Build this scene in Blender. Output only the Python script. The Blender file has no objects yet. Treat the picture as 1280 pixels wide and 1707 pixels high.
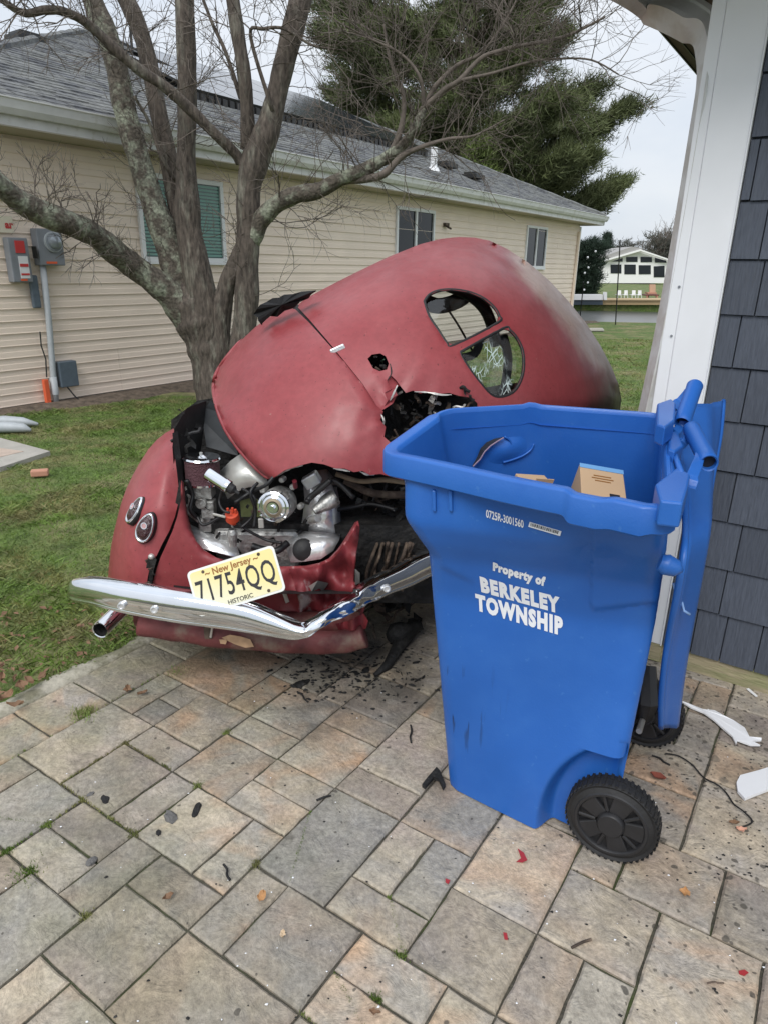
import bpy, bmesh, math, random
import numpy as np
from mathutils import Vector, Matrix
from mathutils.geometry import delaunay_2d_cdt
R = math.radians
random.seed(7); rng = np.random.default_rng(7)
SC = bpy.context.scene
COL = SC.collection

# ------------------------------------------------------------------ camera
FPX, PITCH, ROLL, CAMH = 1150.0, R(19.7), R(1.08), 1.56
_fw = Vector((0, math.cos(PITCH), -math.sin(PITCH))); _rt = Vector((1, 0, 0)); _up = _rt.cross(_fw)
RT = math.cos(ROLL)*_rt + math.sin(ROLL)*_up
UP = -math.sin(ROLL)*_rt + math.cos(ROLL)*_up
FW = _fw
cam = bpy.data.cameras.new('camera'); co = bpy.data.objects.new('camera', cam); COL.objects.link(co)
m = Matrix((RT, UP, -FW)).transposed().to_4x4(); m.translation = (0, 0, CAMH); co.matrix_world = m
cam.sensor_fit = 'VERTICAL'; cam.sensor_height = 24; cam.lens = 24*FPX/1707.0
cam.clip_start = .05; cam.clip_end = 2000
SC.camera = co
# ------------------------------------------------------------------ light
SC.view_settings.view_transform = 'Standard'; SC.view_settings.look = 'None'
SC.view_settings.exposure = 0.45; SC.view_settings.gamma = 1.0
W_ = bpy.data.worlds.new('World'); SC.world = W_; W_.use_nodes = True
nt = W_.node_tree; nt.nodes.clear()
def N(t, typ, **k):
    n = t.nodes.new(typ)
    for a, b in k.items(): setattr(n, a, b)
    return n
out = N(nt, 'ShaderNodeOutputWorld'); bg = N(nt, 'ShaderNodeBackground')
sky = N(nt, 'ShaderNodeTexSky', sky_type='NISHITA', sun_disc=False, sun_elevation=R(48), sun_rotation=R(200))
tc = N(nt, 'ShaderNodeTexCoord'); mp = N(nt, 'ShaderNodeMapping'); mp.inputs['Scale'].default_value = (1, 1, 2.6)
no = N(nt, 'ShaderNodeTexNoise'); no.inputs['Scale'].default_value = 2.3; no.inputs['Detail'].default_value = 6; no.inputs['Roughness'].default_value = .55
cr = N(nt, 'ShaderNodeValToRGB')
cr.color_ramp.elements[0].position = .34; cr.color_ramp.elements[0].color = (4.7, 5.2, 5.9, 1)
cr.color_ramp.elements[1].position = .64; cr.color_ramp.elements[1].color = (5.9, 6.15, 6.5, 1)
mx = N(nt, 'ShaderNodeMixRGB'); mx.inputs[0].default_value = .93
L = nt.links.new
L(tc.outputs['Generated'], mp.inputs['Vector']); L(mp.outputs[0], no.inputs['Vector']); L(no.outputs['Fac'], cr.inputs[0])
sxyz = N(nt, 'ShaderNodeSeparateXYZ'); el = N(nt, 'ShaderNodeMapRange'); el.inputs[1].default_value = 0; el.inputs[2].default_value = 1; el.inputs[3].default_value = 1.0; el.inputs[4].default_value = 1.55
gv = N(nt, 'ShaderNodeVectorMath', operation='SCALE')   # an overcast sky brightens steadily from horizon to zenith
L(tc.outputs['Generated'], sxyz.inputs[0]); L(sxyz.outputs['Z'], el.inputs[0]); L(cr.outputs[0], gv.inputs[0]); L(el.outputs[0], gv.inputs['Scale'])
L(sky.outputs[0], mx.inputs[1]); L(gv.outputs[0], mx.inputs[2]); L(mx.outputs[0], bg.inputs[0]); L(bg.outputs[0], out.inputs[0])
bg.inputs[1].default_value = .10
sl = bpy.data.lights.new('sun', 'SUN'); sl.energy = 1.5; sl.angle = R(28); sl.color = (1, .97, .93)
so = bpy.data.objects.new('sun', sl); COL.objects.link(so); so.location = (0, 0, 30)
so.rotation_euler = (R(42), 0, R(-20))   # from behind the camera, a little to the left

# ------------------------------------------------------------------ helpers
def ray(u, v): return RT*((u-640)/FPX) - UP*((v-853.5)/FPX) + FW
def PY(u, v, Y):
    d = ray(u, v); return Vector((0, 0, CAMH)) + d*(Y/d.y)
def PZ(u, v, z=0.):
    d = ray(u, v); return Vector((0, 0, CAMH)) + d*((z-CAMH)/d.z)
def PXL(q):
    q = Vector(q) - Vector((0, 0, CAMH)); D = q.dot(FW); return 640+FPX*q.dot(RT)/D, 853.5-FPX*q.dot(UP)/D

def setk(o, label=None, cat=None, group=None, kind=None):
    if label: o['label'] = label
    if cat: o['category'] = cat
    if group: o['group'] = group
    if kind: o['kind'] = kind
    return o
ORG = {}
def org(p):
    while p is not None:
        if p.name in ORG: return ORG[p.name]
        p = p.parent
    return Vector((0, 0, 0))
def empty(name, loc, label, cat, group=None):
    o = bpy.data.objects.new(name, None); COL.objects.link(o); o.location = loc; o.empty_display_size = .1
    ORG[o.name] = Vector(loc); setk(o, label, cat, group); return o
class MB:
    def __init__(s): s.v = []; s.f = []; s.mi = []
    def add(s, vs, fs, mi=0):
        k = len(s.v); s.v += [tuple(a) for a in vs]; s.f += [tuple(i+k for i in f) for f in fs]; s.mi += [mi]*len(fs); return s
    def box(s, c, sz, X=(1, 0, 0), Y=(0, 1, 0), Z=(0, 0, 1), mi=0):
        c, X, Y, Z = Vector(c), Vector(X), Vector(Y), Vector(Z); h = [a/2 for a in sz]
        vs = [c+X*(h[0]*a)+Y*(h[1]*b)+Z*(h[2]*d) for a in (-1, 1) for b in (-1, 1) for d in (-1, 1)]
        return s.add(vs, [(0, 1, 3, 2), (4, 6, 7, 5), (0, 4, 5, 1), (2, 3, 7, 6), (0, 2, 6, 4), (1, 5, 7, 3)], mi)
    def tube(s, path, rad, n=8, cap=True, mi=0, flat=None):
        path = [Vector(p) for p in path]; 
        if not hasattr(rad, '__len__'): rad = [rad]*len(path)
        ref = None; rings = []; k0 = len(s.v); vs = []
        for i, p in enumerate(path):
            t = (path[min(i+1, len(path)-1)]-path[max(i-1, 0)]); t = t.normalized() if t.length > 1e-9 else Vector((0, 0, 1))
            if ref is None:
                ref = Vector((0, 0, 1)) if abs(t.z) < .9 else Vector((1, 0, 0))
            a = (ref - t*ref.dot(t)); a = a.normalized() if a.length > 1e-6 else t.orthogonal().normalized()
            b = t.cross(a); ref = a
            for j in range(n):
                an = 2*math.pi*j/n; vs.append(p + (a*math.cos(an) + b*math.sin(an))*rad[i])
        fs = []
        for i in range(len(path)-1):
            for j in range(n):
                fs.append((i*n+j, i*n+(j+1) % n, (i+1)*n+(j+1) % n, (i+1)*n+j))
        if cap: fs.append(tuple(range(n))[::-1]); fs.append(tuple((len(path)-1)*n+j for j in range(n)))
        return s.add(vs, fs, mi)
    def lathe(s, c, ax, prof, n=24, mi=0, ref=None):   # prof: (dist along axis, radius)
        c = Vector(c); ax = Vector(ax).normalized(); a = Vector(ref) if ref else ax.orthogonal(); a = (a-ax*a.dot(ax)).normalized(); b = ax.cross(a)
        vs = []; 
        for d, r in prof:
            for j in range(n):
                an = 2*math.pi*j/n; vs.append(c+ax*d+(a*math.cos(an)+b*math.sin(an))*r)
        fs = [(i*n+j, i*n+(j+1) % n, (i+1)*n+(j+1) % n, (i+1)*n+j) for i in range(len(prof)-1) for j in range(n)]
        return s.add(vs, fs, mi)
    def grid(s, rows, mi=0, closed=False):
        n = len(rows[0]); vs = [p for r in rows for p in r]; fs = []
        for i in range(len(rows)-1):
            for j in range(n if closed else n-1):
                fs.append((i*n+j, i*n+(j+1) % n, (i+1)*n+(j+1) % n, (i+1)*n+j))
        return s.add(vs, fs, mi)
    def prism(s, pts, dvec, mi=0):
        n = len(pts); d = Vector(dvec); vs = [Vector(p) for p in pts]+[Vector(p)+d for p in pts]
        return s.add(vs, [tuple(range(n)), tuple(range(2*n-1, n-1, -1))]+[(i, i+n, (i+1) % n+n, (i+1) % n) for i in range(n)], mi)
    def build(s, name, mats, parent=None, smooth=False, angle=None, bevel=0, **k):
        o0 = org(parent); me = bpy.data.meshes.new(name)
        me.from_pydata([(a[0]-o0.x, a[1]-o0.y, a[2]-o0.z) for a in s.v], [], s.f)
        if not isinstance(mats, (list, tuple)): mats = [mats]
        for mm in mats: me.materials.append(mm)
        if len(mats) > 1: me.polygons.foreach_set('material_index', s.mi)
        bm = bmesh.new(); bm.from_mesh(me); bmesh.ops.recalc_face_normals(bm, faces=bm.faces); bm.to_mesh(me); bm.free()
        if smooth: me.polygons.foreach_set('use_smooth', [True]*len(me.polygons))
        if angle: 
            me.polygons.foreach_set('use_smooth', [True]*len(me.polygons)); me.set_sharp_from_angle(angle=R(angle))
        me.update(); o = bpy.data.objects.new(name, me); COL.objects.link(o); o.parent = parent
        if bevel:
            b = o.modifiers.new('b', 'BEVEL'); b.width = bevel; b.segments = 2; b.limit_method = 'ANGLE'
        setk(o, **k); return o
def npmesh(name, V, F, mat, parent=None, smooth=False, **k):    # V (n,3), F (m,3|4)
    me = bpy.data.meshes.new(name); V = np.asarray(V, np.float32); F = np.asarray(F, np.int32)
    o0 = org(parent); V = V-np.array([o0.x, o0.y, o0.z], np.float32)
    me.vertices.add(len(V)); me.vertices.foreach_set('co', V.ravel())
    w = F.shape[1]; me.loops.add(F.size); me.loops.foreach_set('vertex_index', F.ravel())
    me.polygons.add(len(F)); me.polygons.foreach_set('loop_start', np.arange(0, F.size, w, dtype=np.int32)); me.polygons.foreach_set('loop_total', np.full(len(F), w, np.int32))
    if smooth: me.polygons.foreach_set('use_smooth', np.ones(len(F), bool))
    me.update(calc_edges=True); me.materials.append(mat); o = bpy.data.objects.new(name, me); COL.objects.link(o); o.parent = parent
    setk(o, **k); return o

# ------------------------------------------------------------------ materials
def mat(name, col, rough=.6, metal=0., var=.0, vscale=20., bump=0., bscale=60., col2=None, c2pos=(.45, .6), c2scale=5., coat=0., randhue=0., coords='Object', spec=None, detail=5, stretch=None):
    mm = bpy.data.materials.new(name); mm.use_nodes = True; t = mm.node_tree; b = t.nodes['Principled BSDF']; l = t.links.new
    b.inputs['Base Color'].default_value = (*col, 1); b.inputs['Roughness'].default_value = rough; b.inputs['Metallic'].default_value = metal
    if coat: b.inputs['Coat Weight'].default_value = coat; b.inputs['Coat Roughness'].default_value = .15
    if spec is not None: b.inputs['Specular IOR Level'].default_value = spec
    c = N(t, 'ShaderNodeTexCoord'); vec = c.outputs[coords]
    if stretch:
        q = N(t, 'ShaderNodeMapping'); q.inputs['Scale'].default_value = stretch; l(vec, q.inputs[0]); vec = q.outputs[0]
    cur = None
    if randhue or var or col2:
        rgb = N(t, 'ShaderNodeRGB'); rgb.outputs[0].default_value = (*col, 1); cur = rgb.outputs[0]
    if col2:
        n = N(t, 'ShaderNodeTexNoise'); n.inputs['Scale'].default_value = c2scale; n.inputs['Detail'].default_value = detail; n.inputs['Roughness'].default_value = .62; l(vec, n.inputs['Vector'])
        r = N(t, 'ShaderNodeMapRange'); r.inputs[1].default_value = c2pos[0]; r.inputs[2].default_value = c2pos[1]; l(n.outputs['Fac'], r.inputs[0])
        x = N(t, 'ShaderNodeMixRGB'); x.inputs[2].default_value = (*col2, 1); l(cur, x.inputs[1]); l(r.outputs[0], x.inputs[0]); cur = x.outputs[0]
    if var:
        n = N(t, 'ShaderNodeTexNoise'); n.inputs['Scale'].default_value = vscale; n.inputs['Detail'].default_value = 4; l(vec, n.inputs['Vector'])
        r = N(t, 'ShaderNodeMapRange'); r.inputs[1].default_value = .3; r.inputs[2].default_value = .7; r.inputs[3].default_value = 1-var; r.inputs[4].default_value = 1+var; l(n.outputs['Fac'], r.inputs[0])
        x = N(t, 'ShaderNodeVectorMath', operation='SCALE'); l(cur, x.inputs[0]); l(r.outputs[0], x.inputs['Scale']); cur = x.outputs[0]
    if randhue:
        oi = N(t, 'ShaderNodeObjectInfo'); r = N(t, 'ShaderNodeMapRange'); r.inputs[3].default_value = 1-randhue; r.inputs[4].default_value = 1+randhue; l(oi.outputs['Random'], r.inputs[0])
        x = N(t, 'ShaderNodeVectorMath', operation='SCALE'); l(cur, x.inputs[0]); l(r.outputs[0], x.inputs['Scale']); cur = x.outputs[0]
    if cur is not None: l(cur, b.inputs['Base Color'])
    if bump:
        n = N(t, 'ShaderNodeTexNoise'); n.inputs['Scale'].default_value = bscale; n.inputs['Detail'].default_value = 5; l(vec, n.inputs['Vector'])
        bp = N(t, 'ShaderNodeBump'); bp.inputs['Strength'].default_value = bump; bp.inputs['Distance'].default_value = .02; l(n.outputs['Fac'], bp.inputs['Height']); l(bp.outputs[0], b.inputs['Normal'])
    return mm
M = {}
M['siding'] = mat('siding_cream', (.85, .72, .60), .55, var=.05, vscale=3, bump=.06, bscale=40, col2=(.80, .67, .56), c2scale=1.5)
M['white'] = mat('white_vinyl', (.74, .75, .76), .45, var=.04, vscale=4)
M['gutter'] = mat('gutter_white', (.70, .70, .69), .4, var=.08, vscale=6, col2=(.5, .48, .42), c2pos=(.55, .75), c2scale=8)
M['soffit'] = mat('soffit_tan', (.42, .38, .30), .7)
M['roof'] = mat('roof_shingle', (.185, .19, .185), .95, var=.35, vscale=14, col2=(.12, .125, .135), c2scale=3, bump=.5, bscale=120)
M['panel'] = mat('solar_panel', (.03, .035, .05), .12, spec=.6)
M['panelframe'] = mat('panel_edge', (.015, .015, .015), .4)
M['glassdark'] = mat('window_glass', (.012, .016, .02), .06, spec=.35)
M['glassgreen'] = mat('window_glass_green', (.045, .10, .095), .12, spec=.7)
M['blind'] = mat('window_blind', (.16, .33, .28), .35, spec=.5)
M['grey'] = mat('grey_metal', (.22, .235, .26), .5, var=.1, vscale=8)
M['greydk'] = mat('dark_grey_metal', (.10, .13, .16), .5, var=.1)
M['conduit'] = mat('grey_pvc', (.42, .45, .47), .5, var=.06)
M['orange'] = mat('orange_plastic', (.75, .13, .05), .5)
M['redlabel'] = mat('red_label', (.55, .05, .05), .5)
M['bark'] = mat('bark', (.098, .080, .066), .95, var=.5, vscale=34, bump=1., bscale=38, col2=(.17, .16, .13), c2pos=(.52, .66), c2scale=9, stretch=(1, 1, .28))
M['barklich'] = mat('bark_lichen', (.10, .085, .068), .95, var=.45, vscale=34, bump=1., bscale=30, col2=(.26, .275, .21), c2pos=(.46, .60), c2scale=6)
M['twig'] = mat('twig_bark', (.15, .125, .105), .9, var=.2)
M['pinewood'] = mat('pine_wood', (.12, .09, .07), .9)
M['needle'] = mat('pine_needles', (.085, .105, .036), .75, var=.45, vscale=.55, col2=(.10, .115, .045), c2pos=(.5, .7), c2scale=.8)
M['conifer'] = mat('dark_conifer', (.022, .042, .026), .85, var=.3, vscale=2)
M['farbush'] = mat('grey_bush', (.085, .085, .07), .9, var=.3, vscale=1)
M['soil'] = mat('bare_soil', (.13, .10, .075), 1, var=.4, vscale=14, bump=.8, bscale=40)
M['edge'] = mat('concrete_edging', (.46, .43, .35), .95, var=.15, vscale=9, bump=.4, bscale=50, col2=(.20, .19, .13), c2scale=5)
M['concrete'] = mat('concrete', (.40, .38, .34), .95, var=.1, vscale=9, bump=.3, bscale=50)
M['pinkconc'] = mat('pink_concrete', (.50, .40, .33), .95, var=.1, vscale=9, bump=.3)
M['joint'] = mat('joint_sand', (.085, .078, .06), 1, var=.3, vscale=30, col2=(.05, .065, .02), c2pos=(.5, .62), c2scale=2.2, bump=.6, bscale=90)
M['shingle'] = mat('slate_blue_shingle', (.068, .080, .106), .62, var=.16, vscale=24, randhue=.16, bump=.35, bscale=9, stretch=(9, 9, .8))
M['sill'] = mat('weathered_wood', (.36, .31, .20), .85, var=.15, vscale=10, col2=(.25, .25, .13), c2scale=4, bump=.3, bscale=20, stretch=(1, 1, 6))
M['post'] = mat('white_trim', (.79, .805, .83), .5, var=.03, vscale=5, bump=.05, bscale=15)
M['brown'] = mat('soffit_brown', (.115, .095, .08), .7, var=.1, vscale=20)
M['blue'] = mat('blue_plastic', (.020, .120, .45), .38, var=.09, vscale=3, bump=.05, bscale=160, spec=.45, col2=(.028, .134, .455), c2pos=(.45, .75), c2scale=6, detail=9)
M['print'] = mat('white_print', (.78, .80, .84), .5)
M['rubber'] = mat('black_rubber', (.016, .016, .017), .6, var=.2, bump=.15, bscale=40)
M['blackpl'] = mat('black_plastic', (.02, .02, .022), .45, var=.2)
M['hole'] = mat('tube_bore', (.006, .009, .02), .8)
M['card'] = mat('cardboard', (.50, .34, .20), .85, var=.05, vscale=6)
M['bluetape'] = mat('blue_tape', (.16, .36, .62), .4)
M['chrome'] = mat('chrome', (.78, .80, .83), .09, 1., var=.06, vscale=8, bump=.04, bscale=12)
M['chromedull'] = mat('dull_chrome', (.72, .73, .74), .28, .55, var=.2, vscale=14, bump=.35, bscale=16)
M['alu'] = mat('cast_aluminium', (.46, .46, .44), .42, .6, var=.3, vscale=30, bump=.3, bscale=60, col2=(.12, .11, .1), c2pos=(.55, .68), c2scale=18)
M['black'] = mat('sooty_black', (.010, .010, .010), .75, var=.5, vscale=25, bump=.8, bscale=30, col2=(.032, .029, .026), c2pos=(.5, .7), c2scale=12)
M['hose'] = mat('black_hose', (.012, .012, .013), .45)
M['greypanel'] = mat('dark_grey_panel', (.05, .055, .06), .6, var=.2)
M['filter'] = mat('maroon_mesh', (.11, .045, .055), .7, bump=.8, bscale=200)
M['redcap'] = mat('red_orange_cap', (.62, .075, .03), .45)
M['rust'] = mat('rusty_dirty_metal', (.085, .06, .045), .85, var=.5, vscale=20, bump=.7, bscale=30, col2=(.16, .12, .085), c2pos=(.52, .66), c2scale=14)
M['bright'] = mat('bare_metal', (.60, .58, .54), .4, .6)
M['lens'] = mat('tail_lamp_lens', (.045, .012, .016), .12, spec=.8, var=.2, vscale=60, bump=.4, bscale=120)
M['plate'] = mat('plate_white', (.76, .77, .74), .4)
M['crumpled'] = mat('crumpled_chrome', (.82, .83, .83), .22, .6, var=.1, vscale=8, bump=.55, bscale=9)
M['ink'] = mat('black_ink', (.015, .015, .02), .5)
M['brownink'] = mat('brown_ink', (.30, .13, .03), .5)
M['mat_black_cloth'] = mat('black_cloth', (.008, .008, .009), .95, bump=.6, bscale=20)
M['leaf'] = mat('dead_leaf', (.20, .115, .065), .8, var=.25, vscale=20)
M['redchip'] = mat('red_paint_chip', (.36, .03, .035), .5)
M['mud'] = mat('grey_mud', (.13, .125, .12), .9, bump=.6)
M['whitechip'] = mat('broken_white_vinyl', (.80, .81, .83), .5)
M['moss'] = mat('moss', (.10, .14, .03), 1, var=.4, vscale=60)
M['farwhite'] = mat('far_white', (.86, .85, .84), .6)
M['farroof'] = mat('far_roof', (.34, .33, .32), .9)
M['bulk'] = mat('bulkhead_timber', (.50, .37, .20), .8, var=.15, vscale=1)
M['terracotta'] = mat('terracotta', (.5, .25, .17), .8)
M['bark_dead'] = M['twig']

def nodes(mm): t = mm.node_tree; return t, t.nodes['Principled BSDF'], t.links.new
# lawn
M['lawn'] = mat('lawn', (.095, .145, .035), 1, var=.35, vscale=9, col2=(.20, .185, .085), c2pos=(.46, .62), c2scale=1.3, bump=.7, bscale=70, coords='Object')
M['blade'] = mat('grass_blade', (.125, .20, .035), .6, var=.4, vscale=5, col2=(.24, .225, .09), c2pos=(.47, .60), c2scale=1.9)
M['farlawn'] = M['lawn']
# water
M['water'] = mat('water', (.10, .105, .10), .28, spec=.8, bump=.2, bscale=1.6, stretch=(1, 3, 1))
# licence plate gradient (printed)
t_, b_, l_ = nodes(M['plate']); c = N(t_, 'ShaderNodeTexCoord'); s_ = N(t_, 'ShaderNodeSeparateXYZ'); r_ = N(t_, 'ShaderNodeMapRange')
l_(c.outputs['Generated'], s_.inputs[0]); l_(s_.outputs['Z'], r_.inputs[0]); r_.inputs[1].default_value = .12; r_.inputs[2].default_value = .6
x_ = N(t_, 'ShaderNodeMixRGB'); x_.inputs[1].default_value = (.76, .76, .62, 1); x_.inputs[2].default_value = (.80, .69, .30, 1); l_(r_.outputs[0], x_.inputs[0]); l_(x_.outputs[0], b_.inputs['Base Color'])
M['platerim'] = mat('plate_rim', (.76, .77, .74), .4)
# pavers
def paver_mat():
    mm = bpy.data.materials.new('tumbled_paver'); mm.use_nodes = True; t, b, l = nodes(mm)
    tc = N(t, 'ShaderNodeTexCoord'); oi = N(t, 'ShaderNodeObjectInfo'); sc = N(t, 'ShaderNodeMath', operation='MULTIPLY'); sc.inputs[1].default_value = 50
    l(oi.outputs['Random'], sc.inputs[0]); av = N(t, 'ShaderNodeVectorMath', operation='ADD'); l(tc.outputs['Object'], av.inputs[0]); l(sc.outputs[0], av.inputs[1]); vec = av.outputs[0]
    def noise(s, d=5, r=.6, v=vec, w=None):
        n = N(t, 'ShaderNodeTexNoise'); n.inputs['Scale'].default_value = s; n.inputs['Detail'].default_value = d; n.inputs['Roughness'].default_value = r
        if w: n.inputs['Distortion'].default_value = w
        l(v, n.inputs['Vector']); return n.outputs['Fac']
    def rng_(f, a, b_, c=0., d=1.):
        q = N(t, 'ShaderNodeMapRange'); q.inputs[1].default_value = a; q.inputs[2].default_value = b_; q.inputs[3].default_value = c; q.inputs[4].default_value = d; l(f, q.inputs[0]); return q.outputs[0]
    def mixc(f, a, b_, typ='MIX'):
        q = N(t, 'ShaderNodeMixRGB', blend_type=typ); l(f, q.inputs[0]) if not isinstance(f, float) else setattr(q.inputs[0], 'default_value', f)
        for i, z in ((1, a), (2, b_)):
            if isinstance(z, tuple): q.inputs[i].default_value = (*z, 1)
            else: l(z, q.inputs[i])
        return q.outputs[0]
    base = mixc(rng_(noise(4.2, 5, .6, w=.6), .40, .62), (.43, .365, .275), (.355, .318, .275))
    hue = N(t, 'ShaderNodeMath', operation='MULTIPLY'); hue.inputs[1].default_value = 7.31; l(oi.outputs['Random'], hue.inputs[0]); fr = N(t, 'ShaderNodeMath', operation='FRACT'); l(hue.outputs[0], fr.inputs[0])
    orm = N(t, 'ShaderNodeMath', operation='MULTIPLY'); l(rng_(noise(3.2, 4, .5, w=1.), .47, .64), orm.inputs[0]); l(rng_(fr.outputs[0], .25, .9, .12, .95), orm.inputs[1])
    base = mixc(orm.outputs[0], base, (.48, .315, .20))
    pk = N(t, 'ShaderNodeMath', operation='MULTIPLY'); l(rng_(noise(5.1, 4, .5), .5, .66), pk.inputs[0]); l(rng_(fr.outputs[0], .7, .1, 0, .7), pk.inputs[1])
    base = mixc(pk.outputs[0], base, (.33, .262, .235))
    h2 = N(t, 'ShaderNodeMath', operation='MULTIPLY'); h2.inputs[1].default_value = 13.7; l(oi.outputs['Random'], h2.inputs[0]); f2 = N(t, 'ShaderNodeMath', operation='FRACT'); l(h2.outputs[0], f2.inputs[0])
    base = mixc(rng_(f2.outputs[0], .70, 1., 0, .55), base, (.235, .24, .23))
    geo = N(t, 'ShaderNodeNewGeometry'); pos = geo.outputs['Position']
    # algae / grime: world scale, stronger by the lawn edge
    sp = N(t, 'ShaderNodeSeparateXYZ'); l(pos, sp.inputs[0])
    gx = rng_(sp.outputs['X'], -1.1, .6, .62, .0); gm = N(t, 'ShaderNodeMath', operation='MULTIPLY'); l(rng_(noise(2.6, 5, .6, pos), .40, .66), gm.inputs[0]); l(gx, gm.inputs[1])
    base = mixc(gm.outputs[0], base, (.165, .17, .085))
    base = mixc(rng_(noise(1.7, 6, .65, pos), .52, .75, 0, .62), base, (.13, .125, .105))
    # fine speckle
    sc2 = N(t, 'ShaderNodeVectorMath', operation='SCALE'); l(base, sc2.inputs[0]); l(rng_(noise(75, 3, .7), .3, .7, .72, 1.26), sc2.inputs['Scale']); 
    sc3 = N(t, 'ShaderNodeVectorMath', operation='SCALE'); l(sc2.outputs[0], sc3.inputs[0]); l(rng_(noise(17, 5, .65), .3, .7, .82, 1.16), sc3.inputs['Scale'])
    oiv = N(t, 'ShaderNodeVectorMath', operation='SCALE'); l(sc3.outputs[0], oiv.inputs[0]); l(rng_(oi.outputs['Random'], 0, 1, .78, 1.16), oiv.inputs['Scale']); cur = oiv.outputs[0]
    # drips of oil and water
    def spots(scale, rad, dens, dark, col=(.07, .062, .05)):
        nonlocal cur
        v = N(t, 'ShaderNodeTexVoronoi'); v.inputs['Scale'].default_value = scale; l(wpos, v.inputs['Vector'])
        sel = N(t, 'ShaderNodeSeparateColor'); l(v.outputs['Color'], sel.inputs[0])
        a = rng_(v.outputs['Distance'], rad, rad*.75); 
        rr = N(t, 'ShaderNodeMath', operation='MULTIPLY'); l(a, rr.inputs[0]); s3 = N(t, 'ShaderNodeMath', operation='LESS_THAN'); l(sel.outputs[0], s3.inputs[0]); l(dens, s3.inputs[1]); l(s3.outputs[0], rr.inputs[1])
        r2 = N(t, 'ShaderNodeMath', operation='MULTIPLY'); r2.inputs[1].default_value = dark; l(rr.outputs[0], r2.inputs[0]); cur = mixc(r2.outputs[0], cur, col)
    wn = N(t, 'ShaderNodeTexNoise'); wn.inputs['Scale'].default_value = 30; l(pos, wn.inputs['Vector']); ws = N(t, 'ShaderNodeVectorMath', operation='SCALE'); ws.inputs['Scale'].default_value = .022; l(wn.outputs['Color'], ws.inputs[0])
    wa = N(t, 'ShaderNodeVectorMath', operation='ADD'); l(pos, wa.inputs[0]); l(ws.outputs[0], wa.inputs[1]); wpos = wa.outputs[0]
    dens = rng_(sp.outputs['X'], .5, 1.25, .03, .8); dens2 = rng_(sp.outputs['X'], .3, 1.3, .03, .55)
    spots(24, .23, dens, .8); spots(52, .25, dens2, .75); spots(8, .17, rng_(sp.outputs['X'], .0, 1.2, .05, .25), .6, (.11, .10, .08))
    for (cx_, cy_, rad_, st_) in ((.02, 2.45, .42, .8), (-.25, 2.12, .20, .5), (1.15, 2.1, .42, .35), (.20, 1.80, .06, .8)):  # broad soft dark patches under the wreck and around the cart
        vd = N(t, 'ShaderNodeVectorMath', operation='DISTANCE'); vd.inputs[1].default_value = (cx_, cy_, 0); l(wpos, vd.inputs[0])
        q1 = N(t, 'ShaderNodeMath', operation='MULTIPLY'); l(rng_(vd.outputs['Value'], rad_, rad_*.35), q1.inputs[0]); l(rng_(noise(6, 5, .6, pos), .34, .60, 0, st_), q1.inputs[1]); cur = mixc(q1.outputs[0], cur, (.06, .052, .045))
    l(cur, b.inputs['Base Color']); b.inputs['Roughness'].default_value = .82
    bp = N(t, 'ShaderNodeBump'); bp.inputs['Strength'].default_value = .85; bp.inputs['Distance'].default_value = .016; l(noise(11, 7, .62, w=1.2), bp.inputs['Height'])
    bp2 = N(t, 'ShaderNodeBump'); bp2.inputs['Strength'].default_value = .35; bp2.inputs['Distance'].default_value = .004; l(noise(160, 3, .6), bp2.inputs['Height']); l(bp.outputs[0], bp2.inputs['Normal']); l(bp2.outputs[0], b.inputs['Normal'])
    return mm
M['paver'] = paver_mat()
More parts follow.
